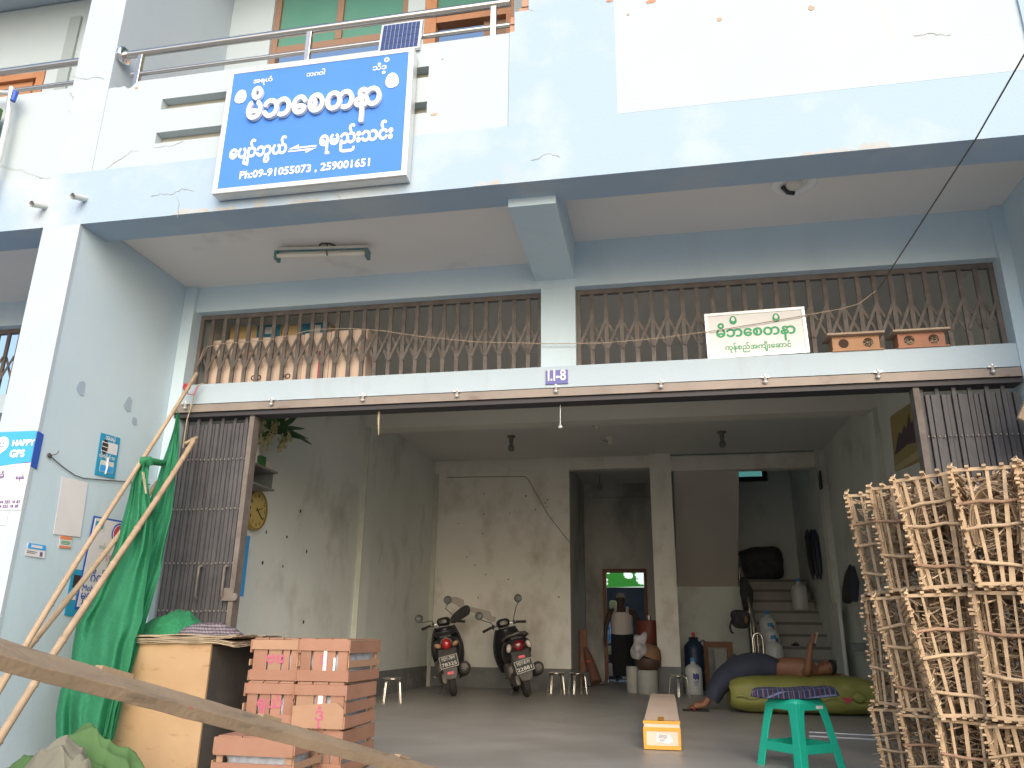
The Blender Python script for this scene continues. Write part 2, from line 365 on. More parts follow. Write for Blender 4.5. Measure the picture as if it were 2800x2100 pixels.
def skin(name, joints, edges, mt, parent, sub=2, world=True):
    """one continuous limbed surface: joints {id:(pos, radius)}"""
    ids = list(joints); me = bpy.data.meshes.new('sk')
    me.from_pydata([tuple(joints[i][0]) for i in ids], [(ids.index(a), ids.index(b)) for a, b in edges], [])
    o = bpy.data.objects.new('sk', me); COL.objects.link(o)
    md = o.modifiers.new('s', 'SKIN'); md.use_smooth_shade = True
    for i, k in enumerate(ids):
        r = joints[k][1]; sv = me.skin_vertices[0].data[i]; sv.radius = r if isinstance(r, tuple) else (r, r); sv.use_root = (i == 0)
    sb = o.modifiers.new('u', 'SUBSURF'); sb.levels = sub; sb.render_levels = sub
    m2 = bpy.data.meshes.new_from_object(o.evaluated_get(bpy.context.evaluated_depsgraph_get()))
    bpy.data.objects.remove(o); bpy.data.meshes.remove(me)
    q = MB(); q.add([v.co.copy() for v in m2.vertices], [tuple(p.vertices) for p in m2.polygons], True); bpy.data.meshes.remove(m2)
    if mt is None: return q
    return q.build(name, mt, parent, world=world)
# ================================================================ THE SETTING
q = MB(); q.box(-60, 60, -40, 4.42, -1.0, -.9); q.build('street', M['street'], world=True)['kind'] = 'structure'
q = MB(); q.box(-12, 9, 4.42, 16.95, -.9, 0); q.build('shop_floor', M['floor'], world=True)['kind'] = 'structure'
q = MB(); q.box(-40, 40, 16.95, 60, -.5, -.06); q.build('yard_ground', M['street'], world=True)['kind'] = 'structure'

# the shophouse ---------------------------------------------------
B = thing('shophouse', 'pale blue two storey concrete shophouse with an open ground floor warehouse', 'building', (-.8, 4.6, 0))
def part(name, mt, boxes, parent=B, **k):
    q = MB()
    for b in boxes: q.box(*b)
    return q.build(name, mt, parent, world=True, **k)
XL, XR = -4.285, 2.73
part('pillar', M['pillar'], [(-4.61, XL, 4.6, 4.63, -.9, 3.83)])
part('porch_wall', M['blue'], [(-4.607, XL-.003, 4.63, 6.3, -.9, 3.96)])
part('porch_wall', M['blue'], [(XR, 3.05, 4.6, 6.3, -.9, 4.12)])
part('facade_beam', M['blue_worn'], [(-12, 8, 4.6, 4.89, 3.83, 4.30)])
part('pillar', M['pillar'], [(-4.63, XL, 4.603, 6.1, 4.30, 7.7)])
# parapets of the balconies: white infill with two slot rows
part('parapet', M['white'], [(XL, -.945, 4.61, 4.69, 4.30, 4.497), (XL, -.945, 4.61, 4.69, 4.597, 4.812), (XL, -3.77, 4.61, 4.69, 4.497, 4.597),
     (-1.555, -.945, 4.61, 4.69, 4.497, 4.597), (XL, -3.77, 4.61, 4.69, 4.812, 4.912), (-1.555, -.945, 4.61, 4.69, 4.812, 4.912)])
# ragged top edge, broken near the pillar
q = MB(); pr = [(XL,5.085),(-4.24,5.09),(-4.19,5.082),(-4.14,5.09),(-4.115,5.065),(-4.10,5.06),(-4.07,5.075),(-4.045,5.105),(-4.02,5.12),(-3.6,5.118),(-3.1,5.121),(-2.4,5.117),(-1.7,5.12),(-.945,5.119),(-.945,4.912),(XL,4.912)]
q.prism([(x,4.61,z) for x,z in pr], (0,1,0), .08); q.build('parapet', M['white'], B, world=True)
part('slot_back', M['slotw'], [(XL, -.945, 4.692, 4.76, 4.30, 5.05)])
part('parapet', M['white'], [(-12, -4.63, 4.608, 4.74, 4.30, 5.14)])
part('pilaster', M['blue_worn'], [(-.942, -.172, 4.603, 4.85, 4.30, 5.12), (-.905, -.172, 4.603, 4.85, 5.12, 5.30), (-.80, -.172, 4.603, 4.85, 5.30, 7.7)])
q = MB()
for i in range(5):
    x0 = -.945 + (.0 if i < 2 else .03*i) + rnd.uniform(0,.012)
    q.box(x0, -.84+.02*i, 4.612+rnd.uniform(0,.006), 4.80, 5.125+i*.075, 5.125+i*.075+.062)
q.build('broken_brick', M['brick'], B, world=True)
part('infill_wall', M['white'], [(-.172, 2.442, 4.622, 4.8, 4.318, 7.7)])
part('pilaster', M['blue_worn'], [(2.442, 4.0, 4.603, 4.85, 4.30, 7.7)])
part('balcony_slab', M['ceil'], [(-12, 8, 4.892, 6.02, 4.14, 4.29)])
part('balcony_ceiling', M['white'], [(-12, 6, 4.95, 6.9, 7.72, 7.9)])
# balcony rear wall with windows and doors
YB = 6.06
part('balcony_wall', M['white'], [(XL, -3.80, YB, 6.2, 4.29, 7.7), (-2.30, -2.12, YB, 6.2, 4.29, 7.7), (-1.20, 6, YB, 6.2, 4.29, 7.7),
     (-3.80, -2.30, YB, 6.2, 4.29, 5.2), (-6.48, -4.63, YB, 6.2, 4.29, 7.7), (-12, -7.9, YB, 6.2, 4.29, 7.7), (-7.9, -6.48, YB, 6.2, 6.80, 7.7)])
wd = part('balcony_window', M['redwoodf'], [(-3.80, -3.735, YB+.03, YB+.11, 5.2, 7.7), (-2.365, -2.30, YB+.03, YB+.11, 5.2, 7.7), (-3.09, -3.02, YB+.03, YB+.11, 6.70, 7.7),
     (-3.735, -2.365, YB+.035, YB+.105, 6.62, 6.70), (-3.735, -2.365, YB+.035, YB+.105, 5.2, 5.28)])
part('pane', M['greenglass'], [(-3.735, -3.09, YB+.06, YB+.075, 6.70, 7.68), (-3.02, -2.365, YB+.06, YB+.075, 6.70, 7.68)], wd)
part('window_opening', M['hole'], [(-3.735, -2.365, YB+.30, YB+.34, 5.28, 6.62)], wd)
part('inner_board', M['orangewood'], [(-3.60, -2.7, YB+.13, YB+.17, 5.3, 6.50)], wd)
dr = part('balcony_door', M['orangewood'], [(-2.12, -2.00, YB+.01, YB+.14, 4.29, 7.7), (-1.28, -1.20, YB+.01, YB+.14, 4.29, 7.7), (-2.0, -1.28, YB+.02, YB+.13, 6.72, 6.80)])
part('transom', M['greenglass'], [(-2.0, -1.28, YB+.06, YB+.075, 6.80, 7.68)], dr)
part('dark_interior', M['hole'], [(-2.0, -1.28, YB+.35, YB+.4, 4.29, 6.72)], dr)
part('door_leaf', M['redwoodf'], [(-1.52, -1.28, YB+.08, YB+.11, 4.29, 6.72)], dr)
dr = part('balcony_door', M['orangewood'], [(-6.60, -6.50, YB+.005, YB+.12, 4.29, 6.80), (-7.9, -6.60, YB+.005, YB+.12, 6.70, 6.80)])
part('door_leaf', M['orangewood'], [(-7.9, -6.68, YB+.05, YB+.09, 4.29, 6.70), (-6.68, -6.60, YB+.07, YB+.09, 4.29, 6.70)], dr)
part('pillar_shadow', mat('pillar_shadow_grey', (.30,.36,.37), .7), [(-6.30, -6.16, YB-.03, YB-.002, 4.29, 7.45)])  # the pillar's shadow on the rear wall, built as a thin grey strip

# porch: ceilings, beams, gate wall
part('porch_ceiling', M['ceil'], [(XL+.001, -.975, 4.892, 6.03, 3.937, 4.135)])
part('porch_ceiling', M['ceil'], [(-.63, XR-.001, 4.892, 6.03, 4.11, 4.137)])
part('porch_ceiling', M['ceil'], [(-12, -4.612, 4.892, 6.03, 3.94, 4.135)])
part('porch_beam', M['blue'], [(-.973, -.632, 4.80, 6.03, 3.765, 4.137)])
part('gate_wall', M['blue'], [(-4.17, 2.64, 6.03, 6.26, 3.688, 4.13), (-.925, -.633, 6.032, 6.26, 2.968, 3.688)])
part('gate_wall', M['blue'], [(-12, -4.61, 6.03, 6.26, 3.688, 4.13)])
part('lintel', mat('lintel_blue_paint', (.425,.525,.61), .75, c2=(.465,.56,.63), ns=1.5, stain=(.39,.45,.49), ss=(2,2,.6), sc=2, slo=.55, shi=.8, bump=.12), [(-4.17, 2.64, 6.0, 6.32, 2.786, 2.968), (-12, -4.61, 6.0, 6.3, 2.786, 2.968)])
part('pilaster', M['blue'], [(XL, -4.17, 5.985, 6.26, 0, 3.935)])
part('pilaster', M['blue'], [(2.64, XR, 5.985, 6.26, 0, 4.108)])

# interior
IW, RWX = -4.17, 2.80
part('side_wall', M['inwall'], [(-4.40, IW, 6.26, 16.8, 0, 4.3)])
part('side_wall', M['inwall'], [(RWX, 3.05, 6.30, 13.9, 0, 4.3), (2.65, 2.85, 13.9, 16.8, 0, 6.2)])
stripm = mat('pale_corner_paint', (.56,.59,.52), .85, c2=(.48,.50,.45), ns=4)
part('pilaster', M['inwall'], [(IW, -4.10, 10.41, 10.75, 0, 3.72)])
for b_ in ((IW, -4.098, 10.385, 10.41, 0, 3.72), (-4.17, -4.09, 13.955, 13.985, 0, 3.74), (2.745, 2.80, 10.385, 10.41, 0, 3.72), (2.645, 2.70, 13.87, 13.90, 0, 3.95)): part('corner_strip', stripm, [b_])
part('pilaster', M['inwall'], [(2.747, RWX, 10.41, 10.75, 0, 3.72)])
part('ceiling', M['inceil'], [(-4.17, 2.80, 6.26, 14.0, 3.985, 4.12), (-4.17, -.1, 14.0, 16.8, 3.985, 4.12), (-.1, 2.8, 14.0, 17.0, 6.0, 6.12)])
part('stairwell_wall', M['inwall'], [(-.1, 2.65, 13.96, 14.2, 4.12, 6.0), (-.16, -.10, 14.22, 16.8, 2.5, 6.0)])
part('ceiling_beam', mat('interior_beam_paint', (.70,.69,.64), .85, c2=(.65,.64,.60), ns=1), [(-4.17, 2.80, 10.4, 10.7, 3.70, 3.985)])
part('rear_beam', M['partition'], [(-4.17, -.172, 14.0, 14.22, 3.765, 3.985), (.20, 2.65, 14.0, 14.22, 3.69, 3.96)])
part('partition', M['partition'], [(-4.17, -1.63, 14.02, 14.16, .33, 3.765)])
part('column', M['partition'], [(-.172, .20, 13.9, 14.22, .40, 3.985)])
part('column_base', M['dado'], [(-.175, .203, 13.897, 14.222, 0, .40)])
part('dado', M['dado'], [(-4.17, -1.63, 14.0, 14.165, 0, .33), (IW+.001, -4.155, 6.3, 10.38, 0, .34), (IW+.001, -4.092, 10.40, 10.76, 0, .34), (IW+.001, -4.155, 10.77, 13.99, 0, .34)])
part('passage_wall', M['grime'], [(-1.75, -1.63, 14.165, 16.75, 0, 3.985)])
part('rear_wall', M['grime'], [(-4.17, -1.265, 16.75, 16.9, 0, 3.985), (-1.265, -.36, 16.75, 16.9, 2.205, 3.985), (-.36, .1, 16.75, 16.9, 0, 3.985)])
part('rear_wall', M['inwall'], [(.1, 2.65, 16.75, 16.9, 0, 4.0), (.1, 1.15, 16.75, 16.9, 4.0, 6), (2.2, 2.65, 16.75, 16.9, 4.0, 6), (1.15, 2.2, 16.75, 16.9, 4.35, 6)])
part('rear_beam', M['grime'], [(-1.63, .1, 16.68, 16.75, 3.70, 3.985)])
part('under_stair_wall', M['inwall'], [(.1, 1.50, 15.9, 16.0, 0, 1.80)])
df = part('rear_door_frame', M['doorwood'], [(-1.265, -1.20, 16.70, 16.93, 0, 2.205), (-.42, -.36, 16.70, 16.93, 0, 2.205), (-1.20, -.42, 16.70, 16.93, 2.14, 2.205)])
sw = part('stair_window', M['cloth_dark'], [(2.10, 2.20, 16.70, 16.78, 3.98, 4.36), (1.15, 2.10, 16.70, 16.78, 3.98, 4.075)])
part('pane', mat('green_sunlit_glass', (.30,.72,.52), .3, trans=.6), [(1.15, 2.10, 16.80, 16.81, 4.075, 4.35)], sw)

M['nosing_shadow'] = mat('dark_nosing_shadow', (.15,.145,.135), .8)  # dark strips: step nosing plus the shadow line painted at each riser top
# stairs: lower flight, landing, upper flight seen from below
ST = MB()
for i in range(9):
    y0 = 13.48 + .28*i
    ST.box(1.50, 2.60, y0, 16.0 if i == 8 else y0+.28+.02, .0 if i < 3 else .16+.196*(i-3), .16+.196*(i+1) - .0)
q = MB()
for i in range(10):
    y0 = 13.48 + .28*(i-1); z1 = .16 + .196*i
    q.box(1.50, 2.60, y0, min(y0+.281, 16.0), max(0, z1-.40), z1)
st = q.build('staircase', M['concrete'], B, world=True)
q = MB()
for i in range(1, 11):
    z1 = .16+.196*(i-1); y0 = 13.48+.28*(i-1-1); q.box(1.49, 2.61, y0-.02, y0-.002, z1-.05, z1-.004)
    q = MB() if q.build('nosing_shadow', M['nosing_shadow'], st, world=True) else q
part('landing', M['concrete'], [(.12, 2.645, 16.0, 16.75, 1.80, 1.93)], st)
part('stringer', M['inwall'], [(2.60, 2.648, 13.2, 16.0, 0, 1.4)], st)
q = MB(); q.prism([(.24,14.08,3.68),(.24,16.0,1.80),(.24,16.0,1.99),(.24,14.08,3.87)], (1,0,0), 1.14); q.build('upper_flight', M['soffit'], st, world=True)
q = MB(); A_, Z_ = at(2070,1730,Y=13.70), at(2018,1522,Y=16.0)
q.tube([A_, Z_], .03); ax, az = A_.x, A_.z; q.tube([(ax-.085,13.62,.17),(ax-.085,13.62,az-.10),(ax-.06,13.62,az-.03),(ax,13.62,az),(ax+.05,13.62,az-.03),(ax+.07,13.62,az-.10),(ax+.07,13.62,.17)], .022)
for i in range(6):
    t = i/5; p = A_.lerp(Z_, t); q.tube([p, p-Vector((0,0,.75))], .012)
q.build('stair_handrail', M['inox'], st, world=True)

# cracks, chips and drain marks on the facade
def crack(pts, y=4.597, r=.0019):
    q = MB(); out = []
    for (a, b) in zip(pts, pts[1:]):
        for k in range(5):
            t = k/5; p = at(a[0]+(b[0]-a[0])*t, a[1]+(b[1]-a[1])*t, Y=y); out.append(p + Vector((rnd.uniform(-.008,.008), 0, rnd.uniform(-.008,.008))))
    out.append(at(*pts[-1], Y=y)); q.tube(out, [r*rnd.uniform(.4,1.0) for _ in out], 5); return q
ck = [([(190,209),(215,212),(235,216),(260,210),(285,215)],4.599), ([(288,463),(310,445),(345,425),(362,410),(378,414)],4.607), ([(0,452),(60,465),(95,478),(110,487),(140,488)],4.597), ([(415,537),(440,530),(470,532),(500,515),(530,523)],4.597),
      ([(485,535),(490,560),(485,595)],4.597), ([(190,255),(200,262),(198,275)],4.6), ([(2500,96),(2540,93),(2600,95)],4.619), ([(1390,25),(1430,15),(1460,28)],4.6), ([(880,515),(915,530),(935,545)],4.597), ([(422,402),(470,398),(500,385)],4.607), ([(1450,440),(1500,420),(1530,430)],4.597), ([(185,300),(192,310)],4.6)]
for p_, y_ in ck: crack(p_, y_).build('crack', M['crack'], B, world=True)
M['runoff'] = mat('rusty_runoff', (.42,.40,.36), .9, c2=(.40,.47,.53), ns=9)
for px_, w_, h_ in ((520,.16,.05),(610,.10,.04),(705,.05,.10),(830,.12,.035),(1330,.10,.04),(2290,.18,.04),(2420,.10,.06)):
    c = at(px_, 600, Y=4.6); q = MB(); q.prism([(c.x+w_*(i/8-.5)*2, 4.5985, 3.832+(h_*rnd.uniform(.3,1) if 0 < i < 8 else 0)) for i in range(9)]+[(c.x, 4.5985, 3.831)], (0,1,0), .001); q.build('runoff_stain', M['runoff'], B, world=True)
def chip(px, py, rx, rz, y, mt='chip', n=11, name='chip'):
    c = at(px, py, Y=y); q = MB()
    q.prism([c + Vector((math.cos(2*PI*i/n)*rx*rnd.uniform(.6,1.1), 0, math.sin(2*PI*i/n)*rz*rnd.uniform(.6,1.1))) for i in range(n)], (0,1,0), .02)
    q.build(name, M[mt], B, world=True)
chip(1967,52,.024,.02,4.6185); chip(2218,21,.024,.022,4.6185); chip(1717,39,.01,.012,4.6185); chip(1780,3,.05,.02,4.6185,'brick'); chip(1187,312,.028,.014,4.607); chip(1210,161,.008,.007,4.607)
chip(985,504,.022,.01,4.597); chip(710,532,.012,.01,4.597); chip(372,240,.022,.012,4.607); chip(1665,2,.03,.012,4.599,'brick')
for px_, py_, rx_, rz_ in ((222,1061,.004,.05),(350,1105,.004,.05),(368,1152,.02,.02)):
    c = at(px_, py_, X=XL); q = MB(); q.prism([c + Vector((0, math.cos(2*PI*i/9)*(rz_*.4+.03)*rnd.uniform(.6,1.1), math.sin(2*PI*i/9)*(rz_+.02)*rnd.uniform(.7,1.1))) for i in range(9)], (1,0,0), .0015)
    q.build('peeled_patch', mat('peeled_paint', (.36,.46,.56), .85), B, world=True)
# pale repair patch on the partition and dirty marks on the left wall
q = MB(); pts = [(1228,1632),(1248,1632),(1268,1640),(1270,1655),(1300,1662),(1340,1672),(1345,1684),(1358,1688),(1352,1702),(1335,1698),(1310,1680),(1280,1672),(1262,1664),(1240,1650),(1226,1646)]
q.prism([at(x, y, Y=14.018) for x, y in pts], (0,1,0), .01); q.build('repair_patch', mat('bare_render', (.50,.46,.42), .9), B, world=True)
crk = MB(); crk.tube([at(*p, Y=14.015) for p in ((1222,1306),(1300,1304),(1436,1303),(1445,1312),(1500,1410),(1557,1482))], .006, 5); crk.build('surface_cable', M['wire'], B, world=True)
for i in range(16):
    px_, py_ = rnd.uniform(1250,1545), rnd.uniform(1330,1640); c = at(px_, py_, Y=14.017); q = MB()
    q.prism([c + Vector((math.cos(a)*rnd.uniform(.006,.02), 0, math.sin(a)*rnd.uniform(.006,.02))) for a in (0,1,2,3,4,5)], (0,1,0), .008); q.build('nail_hole', M['hole'], B, world=True)
for px_, py_ in ((822,1397),(784,1469),(717,1540),(773,1548),(838,1508),(830,1700),(728,1455)):
    c = at(px_, py_, X=IW); q = MB(); q.prism([c + Vector((.003, math.cos(a)*rnd.uniform(.01,.03), math.sin(a)*rnd.uniform(.01,.03))) for a in (0,1,2,3,4,5)], (-1,0,0), .01); q.build('nail_hole', M['hole'], B, world=True)
for n_, pr_ in enumerate(([(1208,1235+82),(1204,1345)],)):
    c = at(1205, 1332, X=IW+.03); q = MB(); q.box(c.x-.03, c.x+.02, c.y-.06, c.y+.06, c.z-.14, c.z+.14); q.build('switch_box', M['black'], B, world=True)
c = at(2242, 1318, X=RWX-.15); part('switch_box', M['black'], [(2.63, 2.66, 13.6, 13.75, 3.25, 3.55)])

# ---- things fixed to the building
rail_n = [0]
def railing(label, x0, x1, posts, flange=None):
    t = thing('balcony_railing', label, 'railing', ((x0+x1)/2, 4.65, 5.12), group='balcony railings')
    q = MB(); q.tube([(x0,4.65,5.44),(x1,4.65,5.44)], .032, 14); q.build('top_rail', M['inox'], t, world=True)
    q = MB(); q.tube([(x0+(.14 if flange else 0),4.65,5.228),(x1,4.65,5.228)], .019, 12); q.build('lower_rail', M['inox'], t, world=True)
    for x in posts: q = MB(); q.box(x-.022, x+.022, 4.63, 4.67, 5.05, 5.415); q.build('post', M['inox'], t, world=True, bevel=.004)
    if flange: q = MB(); q.lathe([(.035,-.03),(.06,-.03),(.075,-.015),(.075,.012),(.06,.02),(.035,.02)], 18, (flange,4.65,5.44), Matrix.Rotation(PI/2,3,'Y')); q.build('flange', M['chrome'], t, world=True)
railing('stainless balcony railing above the blue signboard holding the solar panel', -4.27, -.95, (-4.073, -2.575, -1.077), -4.24)
railing('stainless balcony railing left of the tall pillar in the upper left corner', -11, -4.64, (-8.5, -7.0))

# solar panel
t = thing('solar_panel', 'small solar panel with pale frame leaning against the balcony railing', 'solar panel', (-1.79, 4.6, 5.07))
Rs = Matrix.Rotation(math.radians(-8), 3, 'X')
q = MB(); q.box(-.165,.165,-.012,.012,0,.30,Rs,(-1.79,4.585,5.06)); q.build('frame', M['alu'], t, world=True)
q = MB()
for i in range(9):
    for j in range(4):
        q.box(-.148+i*.033, -.148+i*.033+.030, -.0155, -.011, .016+j*.068, .016+j*.068+.064, Rs, (-1.79,4.585,5.06))
q.build('solar_cells', M['solar'], t, world=True)

# big blue sign ----------------------------------------------------
t = thing('signboard', 'large blue signboard with raised white Burmese lettering on the balcony wall', 'signboard', (-2.38, 4.55, 3.9))
q = MB(); q.box(-3.125,-1.638,4.50,4.59,3.905,4.995); q.build('sign_box', M['alu'], t, world=True, bevel=.006)
q = MB()
for a in ((-3.125,-1.638,3.905,3.945),(-3.125,-1.638,4.955,4.995),(-3.125,-3.085,3.945,4.955),(-1.678,-1.638,3.945,4.955)): q.box(a[0],a[1],4.487,4.50,a[2],a[3])
q.build('frame', M['alu'], t, world=True, bevel=.003)
q = MB(); q.box(-3.085,-1.678,4.492,4.4985,3.945,4.955); q.build('sign_face', M['sign_blue'], t, world=True)
def sp(u, v): return Vector((-3.085+1.407*u, 4.4905, 4.955-1.01*v))     # u,v across and down the face
EGG = [(.0,.5),(.22,.44),(.37,.24),(.42,0),(.37,-.26),(.22,-.44),(0,-.5),(-.22,-.44),(-.37,-.26),(-.42,0),(-.37,.24),(-.22,.44)]
def eggpts(c, h, tilt=0, k=.9):
    return [Vector((c.x + h*(x*k*(1-.25*z)*math.cos(tilt) - z*math.sin(tilt)), c.y, c.z + h*(x*k*math.sin(tilt) + z*math.cos(tilt)))) for x, z in EGG]
for (u, v, h, ti) in ((.062,.215,.125,-.1),(.92,.235,.135,.1)):
    q = MB(); q.prism(eggpts(sp(u,v), h, ti), (0,-1,0), .004); q.build('egg_emblem', M['sign_white'], t, world=True)
letters('lettering','အရဟံ',.1,M['sign_white'],t,sp(.18,.105),bold=.0022,fit=.155)
letters('lettering','ဘဂဝါ',.1,M['sign_white'],t,sp(.485,.105),bold=.0022,fit=.145)
letters('lettering','သိဒ',.1,M['sign_white'],t,sp(.845,.125),bold=.0022,fit=.105)
letters('lettering','ဓ',.045,M['sign_white'],t,sp(.87,.165),bold=.0015); letters('lettering','ိ',.1,M['sign_white'],t,sp(.882,.125),bold=.002)
BIG = 'မိဘေစတနာ'
letters('raised_lettering','မိဘစေတနာ'.replace('စေ','ေစ'),.3,[M['sign_white']],t,sp(.495,.44)+Vector((0,-.016,-.005)),bold=.010,extrude=.013,fit=1.05,squash=1.36)
letters('lettering','ေပျာ်ဘွယ်',.1,M['sign_white'],t,sp(.205,.755),bold=.0045,fit=.45,squash=1.35)
letters('lettering','ရမည်းသင်း',.1,M['sign_white'],t,sp(.745,.725),bold=.0045,fit=.55,squash=1.35)
c = sp(.455,.735); q = MB()
q.prism([c+Vector(p) for p in ((-.11,0,.005),(-.03,0,.04),(-.03,0,.018),(.11,0,.018),(.11,0,.006),(-.11,0,.004))], (0,-1,0), .002)
q.prism([c+Vector(p) for p in ((.11,0,-.005),(.03,0,-.04),(.03,0,-.018),(-.11,0,-.018),(-.11,0,-.006),(.11,0,-.004))], (0,-1,0), .002)
q.build('arrow', M['sign_white'], t, world=True)
letters('lettering','Ph:09-91055073 , 259001651',.1,M['sign_white'],t,sp(.475,.935),bold=.003,fit=1.0,squash=1.05)

# small white sign over the gate
t = thing('signboard', 'small white signboard with green Burmese lettering standing on the lintel', 'signboard', (.80, 5.97, 2.97))
Rz = Matrix.Rotation(math.radians(-1.0), 3, 'Y')
q = MB(); q.box(-.385,.385,-.012,.012,0,.385,Rz,(.805,6.02,2.972)); q.build('sign_face', M['sign_white'], t, world=True)
q = MB()
for a in ((-.385,.385,0,.022),(-.385,.385,.363,.385),(-.385,-.363,.022,.363),(.363,.385,.022,.363)): q.box(a[0],a[1],-.022,-.012,a[2],a[3],Rz,(.805,6.02,2.972))
q.build('frame', M['alu'], t, world=True)
letters('lettering','မိဘေစတနာ',.2,M['green_txt'],t,(.80,6.005,3.145),bold=.006,fit=.60)
letters('lettering','ကုန်စည်အကျိုးေဆာင်',.1,M['green_txt'],t,(.81,6.005,3.035),bold=.0018,fit=.50)
for x in (.635,.965):
    c = Vector((x,6.006,3.285)); q = MB(); q.prism(eggpts(c,.075), (0,-1,0), .002); q.build('egg_emblem', M['green_txt'], t, world=True)
    q = MB(); q.prism(eggpts(c+Vector((0,-.002,.008)),.036), (0,-1,0), .001); q.build('egg_spot', M['sign_white'], t, world=True)
# unit number plate
t = thing('number_plate', 'small blue plate reading I.I-8 on the middle of the lintel', 'sign', (-.787, 5.99, 2.81))
q = MB(); q.box(-.878,-.697,5.985,5.998,2.812,2.93); q.build('plate', M['plate_blue'], t, world=True)
letters('lettering','I.I-8',.1,M['sign_white'],t,(-.787,5.984,2.842),bold=.002,fit=.145,squash=1.3)

# porch lamps
t = thing('tube_lamp', 'dusty fluorescent tube lamp with teal ends on the porch ceiling', 'ceiling lamp', (-2.66,5.43,3.85))
La = Matrix.Rotation(math.radians(6), 3, 'Z'); lc = (-2.66,5.42,0)
q = MB(); q.box(-.39,.39,-.035,.035,3.865,3.91,La,lc); q.build('housing', M['tube'], t, world=True, bevel=.005)
q = MB(); q.box(-.375,.375,-.043,-.037,3.862,3.878,La,lc); q.box(-.395,-.37,-.06,.03,3.80,3.87,La,lc); q.box(.37,.395,-.06,.03,3.80,3.87,La,lc); q.build('holder', M['teal'], t, world=True)
q = MB(); q.tube([La@Vector((-.37,-.045,3.825))+Vector(lc), La@Vector((.37,-.045,3.825))+Vector(lc)], .018, 12); q.build('tube', M['tube'], t, world=True)
q = MB(); q.tube([(-2.62,5.40,3.937),(-2.62,5.40,3.91)], .006); q.tube([(-2.69,5.40,3.925),(-2.66,5.38,3.935),(-2.60,5.39,3.93),(-2.55,5.41,3.915)], .007); q.tube([(-2.60,5.36,3.85),(-2.59,5.35,3.80)], .005); q.build('hook', M['black'], t, world=True)
t = thing('ceiling_rose', 'round plaster lamp rose half hidden behind the facade beam', 'ceiling lamp', (1.09,5.40,4.05))
q = MB(); q.lathe([(.165,0),(.165,-.012),(.15,-.02),(.10,-.02),(.095,-.008),(.09,0)], 32, (1.09,5.38,4.11), cap=False); q.build('ring', M['sign_white'], t, world=True)
q = MB(); q.tube([(1.01,5.40,4.09),(1.05,5.45,4.07),(1.10,5.46,4.065)], .016, 8); q.build('socket', M['black'], t, world=True)
q = MB(); q.lathe([(.06,0),(.06,-.03),(.045,-.04)], 18, (1.09,5.38,4.11)); q.build('holder', M['tube'], t, world=True)

# fixed lattice grilles above the lintel
def grille(name, label, x0, x1, n, y=6.13):
    t = thing(name, label, 'grille', ((x0+x1)/2, y, 2.97), group='iron lattice grilles over the gates')
    q = MB()
    for a in ((x0,x1,3.645,3.688),(x0,x1,2.968,2.99)): q.box(a[0],a[1],y-.015,y+.025,a[2],a[3])
    q.box(x0,x0+.035,y-.015,y+.025,2.99,3.645); q.box(x1-.035,x1,y-.015,y+.025,2.99,3.645); q.build('frame', M['iron'], t, world=True)
    dx = (x1-x0)/n
    for i in range(1, n):
        q = MB(); x = x0+i*dx+rnd.uniform(-.004,.004); q.box(x-.017,x+.017,y-.008,y+.012,2.985,3.65); q.build('bar', M['iron'], t, world=True)
    q = MB()
    for i in range(n):
        xa, xb = x0+i*dx, x0+(i+1)*dx
        q.bar((xa+.005,y-.014,3.14),(xb-.005,y-.014,3.40),.022,.007,(0,1,0)); q.bar((xa+.005,y+.018,3.40),(xb-.005,y+.018,3.14),.022,.007,(0,1,0))
    q.build('lattice', M['iron'], t, world=True)
grille('lattice_grille', 'brown iron lattice grille with cartons behind it, over the lintel', -4.168, -.927, 26)
grille('lattice_grille', 'brown iron lattice grille behind the small white sign and bird boxes', -.631, 2.638, 26)
grille('lattice_grille', 'brown iron lattice grille of the shop beyond the left pillar', -7.9, -4.615, 26)

